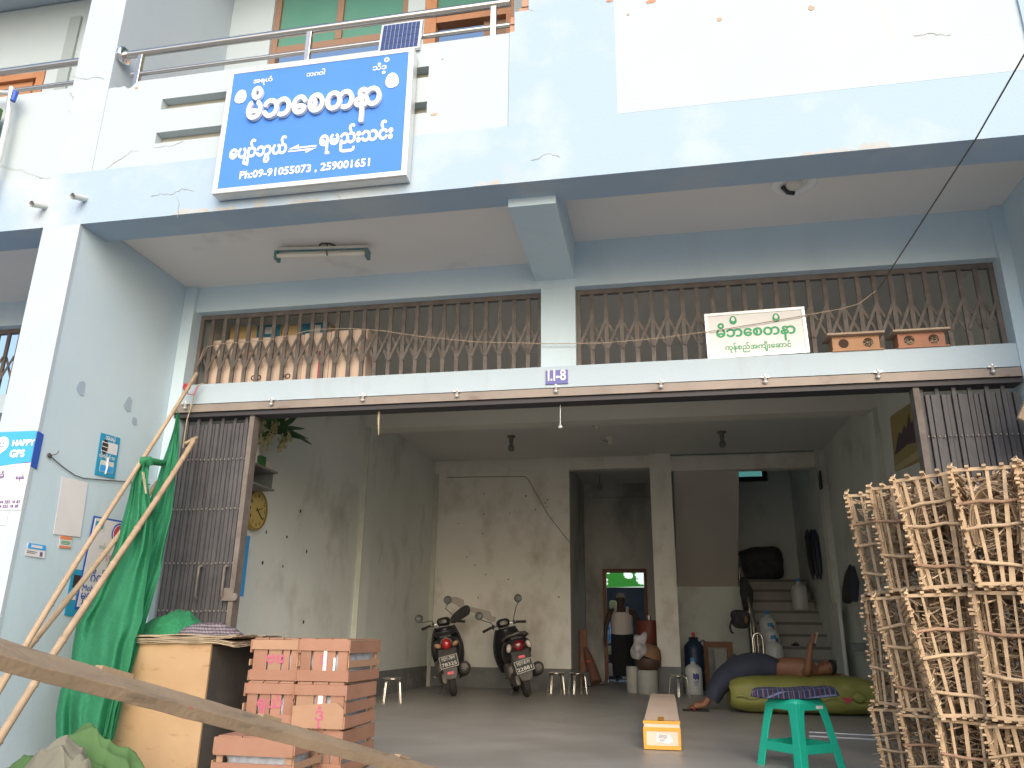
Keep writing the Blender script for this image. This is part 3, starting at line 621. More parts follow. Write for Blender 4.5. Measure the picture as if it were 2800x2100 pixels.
# sliding gate: track and two folded leaves
t = thing('gate_track', 'long rusty steel gate track bolted under the blue lintel', 'gate track', (-.8,6.0,2.66))
q = MB(); q.box(-4.20,2.62,5.955,5.999,2.695,2.765); q.box(-4.20,2.62,5.945,5.999,2.695,2.703); q.build('track_face', M['track'], t, world=True)
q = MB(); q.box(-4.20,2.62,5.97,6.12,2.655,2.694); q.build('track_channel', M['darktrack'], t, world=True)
for x in (-4.08,-3.26,-2.43,-1.61,-.788,.042,.83,1.643,2.426):
    q = MB(); q.lathe([(.012,0),(.012,-.05),(.018,-.05),(.018,-.062),(.008,-.07)], 8, (x,5.935,2.79)); q.box(x-.03,x+.03,5.93,5.999,2.767,2.776); q.build('bolt', M['alu'], t, world=True)
def leaf(label, x0, x1, n, xin):
    t = thing('folding_gate', label, 'gate', ((x0+x1)/2,6.05,0), group='folded steel sliding gates')
    dx = (x1-x0)/n
    for i in range(n):
        x = x0+dx*(i+.5); dy = rnd.uniform(-.012,.012); wz = 2.655 if i % 3 == 0 else 2.60
        q = MB(); q.box(x-dx*.44,x+dx*.44,6.03+dy,6.06+dy,.02,2.60); q.box(x-dx*.5,x-dx*.40,6.018+dy,6.034+dy,.02,2.60)
        if i % 3 == 0: q.box(x-.014,x+.014,6.03+dy,6.05+dy,2.60,2.665)
        q.build('slat', M['gate'], t, world=True)
    q = MB()
    for z in (.55,1.02,1.40,1.85,2.28):
        for i in range(n): q.blob((x0+dx*(i+.5),6.012,z+rnd.uniform(-.004,.004)),.008,.006,.008,8,5)
    q.build('rivet_row', mat('rivet', (.30,.27,.24), .5, .5), t, world=True)
    q = MB(); q.box(xin-.022,xin+.022,5.99,6.09,.02,2.655); q.build('end_post', M['iron'], t, world=True)
    s = 1 if xin > (x0+x1)/2 else -1
    for px_ in (xin-s*.07, xin-s*.30):
        q = MB(); q.tube([(px_,5.985,1.12),(px_,5.96,1.14),(px_,5.96,1.36),(px_,5.985,1.38)], .010, 8); q.lathe([(.02,0),(.02,.012)], 10, (px_,5.99,1.37)); q.build('pull_handle', M['iron'], t, world=True)
    return t
gl = leaf('grey folded steel gate against the left pilaster behind the green netting', -4.12, -3.47, 17, -3.455)
q = MB(); q.box(-3.53,-3.43,5.975,5.99,1.10,1.20); q.lathe([(.03,0),(.03,.014)], 14, (-3.42,5.985,1.13), Matrix.Rotation(PI/2,3,'X')); q.build('hasp', M['iron'], gl, world=True)
leaf('grey folded steel gate at the right behind the cane baskets', 1.93, 2.60, 18, 1.905)
t = thing('hanging_bell', 'tiny brass bell hanging on a thread from the gate track', 'bell', (-.74,6.03,2.35))
q = MB(); b0 = at(1532,1105,Y=6.05); b1 = at(1532,1160,Y=6.05); q.tube([b0,b1],.003,6); q.lathe([(.004,.03),(.012,.022),(.016,.01),(.024,0),(.0,-.006)],12,b1-Vector((0,0,.03))); q.build('bell', M['alu'], t, world=True)
q = MB(); q.box(b0.x-.012,b0.x+.012,6.03,6.06,b0.z+.0,b0.z+.06); q.build('hook', M['iron'], t, world=True)
q = MB(); p0 = at(1037,1122,Y=6.05); q.tube([p0, p0-Vector((0,0,.10)), p0-Vector((-.01,0,.22))], [.012,.009,.003], 6); tag(q.build('hanging_string', M['rope'], world=True), 'frayed twine hanging below the gate track near the left wall', 'twine')

# drain spouts, wires
for (px_, py_, lb) in ((235,544,'short grey drain spout sticking out right below the tall pillar'),(125,565,'short grey drain spout sticking out left of the pillar, nearer the corner')):
    p = at(px_,py_,Y=4.6); q = MB(); e = p+Vector((-.01,-.12,-.045)); q.tube([p+Vector((0,.05,.02)),p,e],.024,12,cap=False); q.tube([e,p],.019,12,cap=False); q.lathe([(.019,0)],3,p) if 0 else None
    q.tube([p+Vector((0,.0,.0)),p+Vector((0,.01,.004))],.02,12)
    tag(q.build('drain_spout', M['pvc'], world=True), lb, 'drain pipe', 'drain spouts in the facade beam')
q = MB(); A_ = at(2800,150,Y=4.0); B_ = at(2668,380,Y=4.55); q.tube([A_+(A_-B_)*1.5, A_, B_, at(2405,785,Y=5.98), at(2392,800,Y=6.0)], .005, 6); tag(q.build('power_cable', M['wire'], world=True), 'thin black cable running down from the upper right to the grille', 'cable')
q = MB(); pts = [at(x, y, Y=5.985) for x, y in ((2395,795),(2350,830),(2300,845),(2100,880),(1950,905),(1800,925),(1650,938),(1500,940),(1300,935),(1150,920),(1050,905),(960,898),(880,900),(840,905),(760,925),(680,935),(600,940),(560,950),(545,985))]
q.tube(pts, .0035, 6); tag(q.build('sagging_cord', M['chip'], world=True), 'sagging dusty cord strung across both lattice grilles', 'cord')
q = MB(); p0 = at(135,1245,X=XL+.012); pts = [p0]+[at(x,y,X=XL+.008) for x,y in ((170,1275),(205,1300),(230,1308),(290,1313),(360,1318),(410,1325))]
q.tube(pts,.004,6); q.tube([p0, at(150,1243,X=XL+.03), at(157,1240,X=XL+.03), at(161,1233,X=XL+.03)],.003,6); q.blob(p0,.01,.025,.018,8,6,nz=.3,ns=30)
tag(q.build('wall_cable', M['wire'], world=True), 'loose black cable drooping along the blue porch wall', 'cable')

# white pipe bracket and lamp of the neighbour, upper left edge
t = thing('sign_bracket', 'white pipe bracket with a small lamp at the upper left edge', 'bracket', (-5.15,4.5,4.4))
q = MB(); q.tube([at(32,240,Y=4.5), at(20,330,Y=4.5), at(0,420,Y=4.5), at(-40,560,Y=4.5)], .022, 8); q.tube([at(45,255,Y=4.5),at(0,253,Y=4.5),at(-60,262,Y=4.5)], .02, 8); q.build('pipe', M['alu'], t, world=True)
q = MB(); p = at(38,262,Y=4.47); q.tube([p+Vector((.01,0,.04)), p+Vector((0,0,-.05))], .022, 12); q.build('lamp_cap', M['deep_blue'], t, world=True)
q = MB(); q.box(*sorted((at(-120,300,Y=4.52).x, at(6,300,Y=4.52).x)), 4.50,4.53, at(0,420,Y=4.5).z, at(0,295,Y=4.5).z); q.build('panel', M['tarp_green'], t, world=True)
# ================================================================ ON THE LINTEL
part('storage_ledge', M['grime'], [(-4.16, -.95, 6.33, 6.80, 2.90, 2.966)])
def carton(px0, px1, ptop, Y, dep, mt, label, print_=None, tape=None, logo=None):
    a = at(px0, ptop, Y=Y); b = at(px1, ptop, Y=Y); z1 = a.z; x0, x1 = a.x, b.x
    t = thing('carton', label, 'carton', ((x0+x1)/2, Y+dep/2, 2.97), group='cartons stacked behind the left grille')
    q = MB(); q.box(x0, x1, Y, Y+dep, 2.969, z1); q.build('box', M[mt], t, world=True, bevel=.004)
    if print_:
        h = z1-2.969; q = MB(); q.box(x0+(x1-x0)*print_[0], x0+(x1-x0)*print_[1], Y-.002, Y, 2.969+h*print_[2], 2.969+h*print_[3]); q.build('printed_panel', M['carton_blue'], t, world=True)
        q = MB(); q.box(x0+(x1-x0)*(print_[0]+.35*(print_[1]-print_[0])), x0+(x1-x0)*(print_[0]+.7*(print_[1]-print_[0])), Y-.003, Y-.002, 2.969+h*(print_[2]+.07), 2.969+h*(print_[3]-.03)); q.build('printed_window', M['paper'], t, world=True)
    if tape: q = MB(); q.box(x0+(x1-x0)*tape[0], x0+(x1-x0)*tape[1], Y-.002, Y, 2.971, z1-(z1-2.97)*tape[2]); q.build('red_strip', M['red_tape'], t, world=True)
    if logo:
        letters('printing', logo, .07, M['ink'], t, (x0+(x1-x0)*.5, Y-.003, 3.05), bold=.002)
carton(572, 676, 932, 6.20, .16, 'carton', 'brown carton behind the left grille with a red lower edge, furthest left', tape=(0,1,.87))
carton(679, 748, 925, 6.20, .16, 'carton', 'plain narrow brown carton behind the left grille, second from the left end', logo='GO')
carton(750, 832, 920, 6.20, .16, 'carton', 'plain brown carton in the middle of the left grille row, under the blue printed carton', logo='OO')
carton(834, 905, 912, 6.20, .16, 'carton', 'brown carton behind the left grille with an upright red strip', tape=(.62,.72,.35))
carton(907, 1006, 905, 6.20, .16, 'carton', 'brown carton at the right end of the row behind the left grille, with dark lettering')
carton(632, 680, 893, 6.42, .2, 'carton_y', 'yellow carton rising behind the row of brown ones, leftmost of the tall ones')
carton(684, 770, 892, 6.42, .2, 'carton_y', 'tall yellow carton with a wide blue printed panel behind the brown row', print_=(.24,.98,.80,1.0))
carton(773, 818, 890, 6.42, .2, 'carton_y', 'tall plain yellow carton between the two blue printed ones')
carton(822, 902, 886, 6.42, .2, 'carton_y', 'tall carton with blue top panel nearest the centre of the left grille', print_=(.05,.98,.78,1.0))

def bird_house(label, px0, px1, py, Y, pinkish):
    a, b = at(px0, py, Y=Y), at(px1, py, Y=Y); wd_ = b.x-a.x; cx = (a.x+b.x)/2
    t = thing('bird_house', label, 'bird house', (cx, Y+.08, 2.968), group='wooden bird houses on the lintel')
    mt = M['bird_wood'] if pinkish else mat('tan_painted_wood', (.44,.25,.14), .8, c2=(.37,.21,.12), ns=7, bump=.1)
    hw, h = wd_*.42, .125; h0 = .012
    q = MB(); q.box(cx-hw, cx+hw, Y+.02, Y+.15, 2.968+h0, 2.968+h); q.box(cx-hw-.01, cx+hw+.02, Y, Y+.16, 2.968, 2.968+h0); q.build('box', mt, t, world=True, bevel=.002)
    q = MB(); q.box(cx-wd_*.52, cx+wd_*.5, Y-.03, Y+.17, 2.968+h+.001, 2.968+h+.016, Matrix.Identity(3)); q.build('roof_board', M['bird_roof'], t, world=True)
    for s in (-1, 1):
        c = Vector((cx+s*hw*.52, Y+.019, 2.968+.068)); q = MB(); q.prism([c+Vector((math.cos(2*PI*i/20)*.037, 0, math.sin(2*PI*i/20)*.037)) for i in range(20)], (0,-1,0), .0015)
        hl = q.build('entrance_hole', M['hole'], t, world=True)
        if s == 1 or pinkish:
            q = MB()
            for k in range(24):
                d = Vector((rnd.uniform(-.03,.03), -.004, rnd.uniform(-.033,.012))); e = d+Vector((rnd.uniform(-.02,.02), rnd.uniform(-.004,0), rnd.uniform(-.012,.012)))
                q.tube([c+d, c+e], .0018, 4)
            q.build('straw', M['straw'], hl, world=True)
bird_house('tan two-hole wooden bird house next to the small white sign', 2268, 2424, 962, 5.985, False)
bird_house('salmon two-hole wooden bird house with straw in both holes, nearer the right wall', 2448, 2604, 950, 5.985, True)

# ================================================================ POSTERS
def wall_sheet(px, name='sheet', mt='paper', parent=None, off=.003, th=.002):
    pts = [at(x, y, X=XL+off) for x, y in px]; q = MB(); q.prism(pts, (1,0,0), th); return q.build(name, M[mt], parent, world=True), pts
RT, UPV = (0,1,0), (0,0,1)
# wrap-round poster on the pillar
t = thing('poster', 'blue and white poster wrapped round the pillar edge reading HAPPY GPS', 'poster', (-4.45,4.6,2.0))
zt, zm, zb = at(60,1180,Y=4.6).z, at(60,1268,Y=4.6).z, at(60,1394,Y=4.6).z
q = MB(); q.box(-4.95,XL,4.594,4.598,zb,zm); q.build('lower_sheet', M['paper'], t, world=True)
q = MB(); q.grid(lambda u,v: Vector((-4.95+u*(XL+4.95), 4.592, zm-.02*math.sin(u*PI*1.2)+v*(zt-zm+.02*math.sin(u*PI*1.2)))), 16, 2); q.build('upper_sheet', M['happy_blue'], t, world=True)
q = MB(); q.prism([(XL+.003,4.594,zt),(XL+.003,4.655,zt-.012),(XL+.003,4.655,zm-.03),(XL+.003,4.594,zm-.02)], (1,0,0), .002); q.build('folded_edge', M['deep_blue'], t, world=True)
letters('lettering','HAPPY',.1,M['sign_white'],t,(-4.372,4.590,zt-.105),bold=.005,fit=.175)
letters('lettering','GPS',.1,M['sign_white'],t,(-4.405,4.590,zt-.185),bold=.005,fit=.115)
q = MB(); c = Vector((-4.545,4.590,zt-.09)); q.prism([c+Vector((math.cos(a)*.055,0,math.sin(a)*.055)) for a in [i*PI/9 for i in range(-3,13)]]+[c+Vector((-.06,0,-.12))], (0,-1,0), .001); q.build('pin_mark', M['sign_white'], t, world=True)
q = MB(); q.tube([c+Vector((-.012,-.002,.015)),c+Vector((-.012,-.002,0))],.003,5); q.tube([c+Vector((.012,-.002,.015)),c+Vector((.012,-.002,0))],.003,5); q.tube([c+Vector((-.014,-.002,-.012)),c+Vector((0,-.002,-.022)),c+Vector((.014,-.002,-.012))],.003,5); q.build('smile', M['deep_blue'], t, world=True)
letters('lettering','စနစ်',.1,M['purple_txt'],t,(-4.345,4.591,zm-.11),bold=.0025,fit=.065)
letters('lettering','ရွာခံ',.1,M['purple_txt'],t,(-4.525,4.591,zm-.10),bold=.0025,fit=.10)
letters('lettering','09-44 555 18 83',.03,M['purple_txt'],t,(-4.405,4.591,zb+.045),bold=.001,fit=.20)
letters('lettering','09-44 555 18 38',.03,M['purple_txt'],t,(-4.412,4.591,zb+.015),bold=.001,fit=.20)
for lb, z1, z0, x1 in (('plain white notice right under the wrap-round poster', zb-.008, zb-.10, -4.385), ('white notice with torn brown top edge low on the pillar', zb-.24, zb-.36, -4.40)):
    t = thing('notice', lb, 'notice', (-4.5,4.6,z0), group='paper notices on the pillar and porch wall'); q = MB(); q.box(-4.9,x1,4.594,4.598,z0,z1); q.build('sheet', M['paper'], t, world=True)
    if z1 < zb-.1: q = MB(); q.tube([(-4.9,4.593,z1),(-4.6,4.593,z1-.006),(-4.5,4.593,z1+.004),(x1,4.593,z1)],.006,6); q.build('torn_edge', M['chip'], t, world=True)
# porch wall posters (wall faces right)
t = thing('poster', 'cyan television service poster with a globe, highest on the porch wall', 'poster', at(300,1300,X=XL))
_, P_ = wall_sheet(((276,1183),(329,1198),(313,1309),(258,1297)), 'sheet', 'cyan', t)
def onp(P, u, v, off=.006): a = P[0].lerp(P[1],u); b = P[3].lerp(P[2],u); r = a.lerp(b,v); r.x = XL+off; return r
def quadp(P, u0, u1, v0, v1, mt, name, par, off=.0055): q = MB(); q.prism([onp(P,u0,v0,off),onp(P,u1,v0,off),onp(P,u1,v1,off),onp(P,u0,v1,off)], (1,0,0), .0008); return q.build(name, M[mt], par, world=True)
quadp(P_,.12,.92,.18,.44,'paper','white_box',t); c = onp(P_,.28,.31,.0065); q = MB(); ry = (P_[1]-P_[0]).length*.16
q.prism([c+Vector((0,math.cos(a)*ry,math.sin(a)*.06)) for a in [i*PI/8 for i in range(16)]], (1,0,0), .0006); q.build('globe', M['ink'], t, world=True)
for k in range(3): q = MB(); q.prism([c+Vector((.0012,s*ry*.95,dz+(k-1)*.035)) for s, dz in ((-1,-.003),(1,-.003),(1,.003),(-1,.003))], (1,0,0), .0005); q.build('globe_line', M['paper'], t, world=True)
letters('lettering','တိုက်ရိုက် TV',.05,M['paper'],t,onp(P_,.46,.57),RT,UPV,bold=.002,fit=(P_[1]-P_[0]).length*.8)
letters('lettering','အခမဲ့',.04,M['paper'],t,onp(P_,.5,.13),RT,UPV,bold=.001,fit=(P_[1]-P_[0]).length*.5)
quadp(P_,.18,.85,.63,.90,'vase','picture',t); quadp(P_,.2,.83,.74,.89,'happy_blue','picture_sea',t,.0065)
q = MB(); c = onp(P_,.5,.76,.008); q.tube([c+Vector((0,0,.07)),c+Vector((0,.006,.0)),c+Vector((0,0,-.06))],[.006,.009,.006],8); q.build('picture_figure', M['paper'], t, world=True)
t = thing('notice', 'tall blank white paper sheet taped to the blue porch wall', 'notice', at(190,1400,X=XL), group='paper notices on the pillar and porch wall')
wall_sheet(((170,1303),(240,1320),(219,1469),(145,1460)), 'sheet', 'paper', t)
t = thing('sticker', 'small orange and white printed sticker under the tall blank sheet', 'sticker', at(178,1485,X=XL))
_, P_ = wall_sheet(((164,1464),(197,1469),(192,1500),(160,1497)), 'sheet', 'paper', t)
quadp(P_,0,1,.0,.28,'orange','band',t); quadp(P_,0,1,.82,1,'orange','band',t)
for v in (.40,.52,.64): quadp(P_,.12,.9,v,v+.06,'green_txt','text_line',t,.006)
t = thing('sticker', 'small cyan and white advertising card lowest on the porch wall near the pillar', 'sticker', at(95,1505,X=XL))
_, P_ = wall_sheet(((76,1484),(125,1492),(121,1527),(68,1519)), 'sheet', 'paper', t)
quadp(P_,.04,1,.0,.42,'happy_blue','band',t); quadp(P_,.2,.8,.1,.3,'paper','band_text',t,.007); quadp(P_,.04,.55,.6,.64,'ink','text_line',t); quadp(P_,.04,.45,.72,.76,'ink','text_line',t); quadp(P_,.72,.86,.55,.9,'purple_txt','emblem',t)
t = thing('poster', 'cyan mobile top-up poster low on the porch wall behind the bamboo poles', 'poster', at(215,1600,X=XL))
_, P_ = wall_sheet(((197,1555),(245,1562),(235,1690),(175,1682)), 'sheet', 'cyan', t)
quadp(P_,.15,.75,.12,.40,'ink','picture',t); quadp(P_,.15,.85,.46,.52,'paper','text_line',t); quadp(P_,.10,.40,.55,.66,'paper','emblem',t)
t = thing('poster', 'white board with blue rim and red and blue round emblem behind the net', 'poster', at(290,1500,X=XL), group=None)
_, P_ = wall_sheet(((256,1410),(352,1428),(300,1675),(203,1665)), 'sheet', 'deep_blue', t, .008)
quadp(P_,.04,1,.02,.975,'paper','inner_sheet',t,.0105); quadp(P_,.06,.36,.03,.16,'vase','picture',t,.012); quadp(P_,.08,.30,.05,.13,'cyan','picture_sky',t,.0135)
c = onp(P_,.78,.155,.0125); R_ = .088
for r_, mt in ((R_,'deep_blue'),(R_*.84,'paper'),(R_*.78,'red_tape')):
    q = MB(); q.prism([c+Vector((0,math.cos(i*PI/14)*r_,math.sin(i*PI/14)*r_)) for i in range(28)], (1,0,0), .001); q.build('round_emblem', M[mt], t, world=True); c = c+Vector((.0012,0,0))
quadp(P_,.0,.0,.0,.0,'paper','spot',t) if 0 else None
letters('lettering','ဝယ်ယူ',.05,M['green_txt'],t,onp(P_,.45,.34,.0125),RT,UPV,fit=.12)
letters('lettering','Mobile က',.09,M['deep_blue'],t,onp(P_,.42,.80,.0125),RT,UPV,bold=.001,fit=.26)
letters('lettering','မှုေပးပါ',.09,M['deep_blue'],t,onp(P_,.42,.885,.0125),RT,UPV,bold=.0015,fit=.26)
letters('lettering','ဂိတ်',.09,M['deep_blue'],t,onp(P_,.45,.70,.0125),RT,UPV,bold=.0015,fit=.16)
for v in (.44,.60): letters('lettering','ငွေ',.05,M['red_tape'],t,onp(P_,.62,v,.0125),RT,UPV,fit=.06)

# ================================================================ BAMBOO POLES AND NET
def bamboo(label, a, b, r0, r1):
    a, b = Vector(a), Vector(b); n = 28; pts = []; rs = []; ln = (b-a).length; ph = rnd.uniform(0,6)
    side = (b-a).cross(Vector((0,0,1))).normalized(); k_ = 0
    node = [.0]; 
    while node[-1] < 1: node.append(node[-1]+rnd.uniform(.26,.36)/ln)
    ts = sorted(set([i/n for i in range(n+1)] + [x+d for x in node for d in (-.012/ln*1.0, 0, .012/ln)]))
    for t_ in ts:
        if t_ < 0 or t_ > 1: continue
        pts.append(a.lerp(b,t_) + side*.018*math.sin(t_*5+ph) ); rr = r0+(r1-r0)*t_
        rs.append(rr*(1.22 if any(abs(t_-x) < 1e-9 for x in node) else 1))
    q = MB(); q.tube(pts, rs, 9); return tag(q.build('bamboo_pole', M['bamboo'], world=True), label, 'pole', 'bamboo poles leaning by the porch wall')
def P3(px, py, Y): return at(px, py, Y=Y)
bot1 = P3(-10,1905,4.25); top1 = P3(533,1021,5.93); d1 = bot1-top1; bamboo('longest bamboo pole with red twine at its tip on the lintel', bot1+d1*.12, top1, .021, .015)
bot2 = P3(-10,2045,4.05); top2 = P3(525,1206,5.75); d2 = bot2-top2; bamboo('bamboo pole in front of the net with a split upper end', bot2+d2*.1, top2, .024, .021)
bot3 = P3(0,1880,4.35); top3 = P3(430,1318,5.60); d3 = bot3-top3; bamboo('bamboo pole running behind the net, between the other two', bot3+d3*.12, top3, .021, .018)
q = MB(); pk = P3(505,1213,5.78); q.tube([pk, pk+Vector((.09,.03,.06))*1, P3(521,1198,5.8)], [.014,.016,.003], 7); tag(q.build('bamboo_pole', M['bamboo'], world=True), 'short splintered bamboo end tied at the top of the front pole', 'pole', 'bamboo poles leaning by the porch wall')
q = MB(); c = P3(510,1064,5.86)
for k in range(5): q.tube([c+Vector((math.cos(a)*.026, math.sin(a)*.026, .012*math.sin(a*2+k)+.008*k)) for a in [i*PI/5 for i in range(11)]], .006, 5)
q.tube([c, c+Vector((.03,-.01,-.05)), c+Vector((.09,-.01,-.06)), c+Vector((.10,0,.02))], .005, 5)
tag(q.build('red_twine', M['redplastic'], world=True), 'pinkish red twine knotted round the tip of the longest pole', 'twine')
q = MB(); pts = [P3(x,y,5.92) for x, y in ((556,1048),(545,1052),(537,1062),(530,1080),(526,1100),(517,1130),(511,1150),(505,1190),(500,1225))]
q.tube(pts, .006, 6); tag(q.build('hanging_twine', M['rope'], world=True), 'pale cord hanging from the lintel beside the left gate', 'cord')

# the green net: folded cloth hung from the pole, wide at the bottom
ROWS = [(1128,482,490,482,490,5.72),(1165,474,490,474,490,5.70),(1205,462,489,462,489,5.68),(1255,446,488,446,488,5.62),(1317,430,482,430,482,5.55),(1407,398,476,398,476,5.46),(1498,372,452,372,452,5.36),(1570,352,436,352,436,5.26),(1642,340,412,340,412,5.18),(1758,320,380,320,380,5.05),(1885,290,345,290,345,4.97),(2020,268,314,268,314,4.92)]
ROWL = [(1262,382,408,5.36),(1290,372,407,5.34),(1317,360,406,5.32),(1360,354,412,5.28),(1407,343,425,5.24),(1498,315,420,5.17),(1570,283,405,5.10),(1642,249,392,5.04),(1700,205,385,4.99),(1758,194,362,4.95),(1822,188,352,4.91),(1885,163,336,4.88),(1948,155,318,4.86),(2020,158,308,4.85),(2120,165,300,4.85)]
t = thing('shade_net', 'long green shade net hung in folds over the bamboo poles', 'net', (-3.5,5.0,0))
def netsheet(rows, nfold, amp, seed, name):
    def row(v):
        f = v*(len(rows)-1); i = min(int(f), len(rows)-2); k = f-i; a, b = rows[i], rows[i+1]
        return [a[j]*(1-k)+b[j]*k for j in range(len(a))]
    def fn(u, v):
        r = row(v); y, xa, xb, Y = r[0], r[1], r[2], r[-1]; px = xa+(xb-xa)*u
        w_ = min(1, (xb-xa)/70)
        n_ = math.sin(u*PI*2*nfold+seed+1.4*math.sin(v*4+seed))*.5 + .5*math.sin(u*PI*2*nfold*1.9+v*2+seed*2)
        e = .05*math.sin(u*PI)
        return at(px + 5*math.sin(v*9+seed)*w_*(.5 if .05<u<.95 else 1), y + 6*math.sin(u*9+seed), Y=Y - amp*n_*w_ - e + .04*noise.noise(Vector((u*6,v*9,seed))))
    q = MB(); q.grid(fn, 56, 64); return q.build(name, M['net_sheer'], t, world=True, fix=False)
netsheet([(r[0],r[1],r[2],r[-1]) for r in ROWS], 1.0, .028, 1.0, 'right_fold')
netsheet(ROWL, 1.7, .045, 2.2, 'left_fold')

q = MB(); q.tube([P3(396,1262,5.33),P3(420,1262,5.40),P3(441,1266,5.5),P3(452,1262,5.58)], [.035,.028,.026,.02], 10); q.tube([P3(386,1275,5.33),P3(394,1258,5.3),P3(404,1256,5.31),P3(410,1272,5.34)], [.022,.034,.034,.024], 10); q.build('knot', M['net'], t, world=True)
q = MB()
for k in range(4): q.tube([P3(388+k*2,1290,5.22),P3(392+k*2,1320,5.22),P3(398+k,1350,5.22)], .002, 4)
q.build('white_thread', M['rope'], t, world=True)

# ================================================================ PLYWOOD BOX with what lies on it
BX0, BX1, BY0, BY1, BZ = -3.55, -3.02, 5.06, 5.93, .775
t = thing('plywood_box', 'large plywood box with a dark side, left of the fruit crates', 'box', ((BX0+BX1)/2, 5.3, 0))
q = MB(); q.box(BX0-.35, BX1, BY0, BY0+.018, 0, BZ); q.build('front_panel', M['ply'], t, world=True)
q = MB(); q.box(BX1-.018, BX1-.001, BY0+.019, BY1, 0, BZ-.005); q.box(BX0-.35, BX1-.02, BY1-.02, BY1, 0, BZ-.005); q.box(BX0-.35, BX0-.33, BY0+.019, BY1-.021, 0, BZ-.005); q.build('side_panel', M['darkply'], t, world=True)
q = MB(); q.box(BX0-.35, BX1, BY0, BY1, BZ, BZ+.01); q.build('lid', M['ply'], t, world=True)
t = thing('cardboard_stack', 'frayed stack of flattened cardboard sheets on top of the plywood box', 'cardboard', (-3.0,5.35,BZ+.01))
for k in range(7):
    z = BZ+.012+k*.008; ex = rnd.uniform(-.02,.05); q = MB()
    def sh(u, v, k=k, z=z, ex=ex):
        x = BX0-.33+u*(BX1-BX0+.50+ex+.03*noise.noise(Vector((v*9,k,0)))); y = BY0-.03+v*(.66)+.02*noise.noise(Vector((u*9,k,3)))
        return Vector((x, y, z + .010*noise.noise(Vector((u*4,v*4,k))) - (.05*max(0,u-.86)*(1 if k < 4 else -.3))*3*(1-v)))
    q.grid(sh, 24, 12, smooth=False); q.build('sheet', M['board'], t, world=True, solid=.005, fix=False)
def heap(name, label, cat, c, rx, ry, rz, mt, seed, amp=.35, fr=5, nu=64, nv=40, rot=0):
    c = Vector(c); Rr = Matrix.Rotation(rot,3,'Z')
    def fn(u, v):
        a = 2*PI*u; r = v
        h = (1-r**2.6); x_, y_ = math.cos(a)*r, math.sin(a)*r
        k = noise.noise(Vector((x_*1.6, y_*1.6, seed))); w1 = x_*3.0*math.cos(seed)+y_*3.0*math.sin(seed)+1.2*noise.noise(Vector((x_*2,y_*2,seed+5)))
        rd = math.sin(w1*fr*.45)+.6*math.sin(w1*fr*.9+y_*4+seed) + .8*noise.noise(Vector((x_*4.5,y_*4.5,seed)))
        rr = r*(1+.13*noise.noise(Vector((math.cos(a)*1.6, math.sin(a)*1.6, seed))))
        return c + Rr@Vector((rx*rr*math.cos(a), ry*rr*math.sin(a), max(.0, rz*h*(.90+.7*amp*k) + rz*.055*rd*min(1,2.5*h) + rz*.10*(1-abs(math.sin(w1*2.1+x_*3))**.8)*min(1,2.5*h)) ))
    q = MB(); q.grid(fn, nu, nv); return tag(q.build(name, mt, world=True, fix=False), label, cat)
ZT = BZ+.075
heap('net_bundle', 'bundled green shade net lying on the cardboard beside the gate', 'net', (at(470,1722,Y=5.42).x, 5.42, BZ+.062), .28,.20,.165, M['net'], 3.1, .5, 6)
heap('checked_cloth', 'crumpled dark checked cloth on the cardboard above the fruit crates', 'cloth', (at(578,1724,Y=5.25).x, 5.25, BZ+.064), .26,.17,.085, M['check'], 5.7, .4, 5)

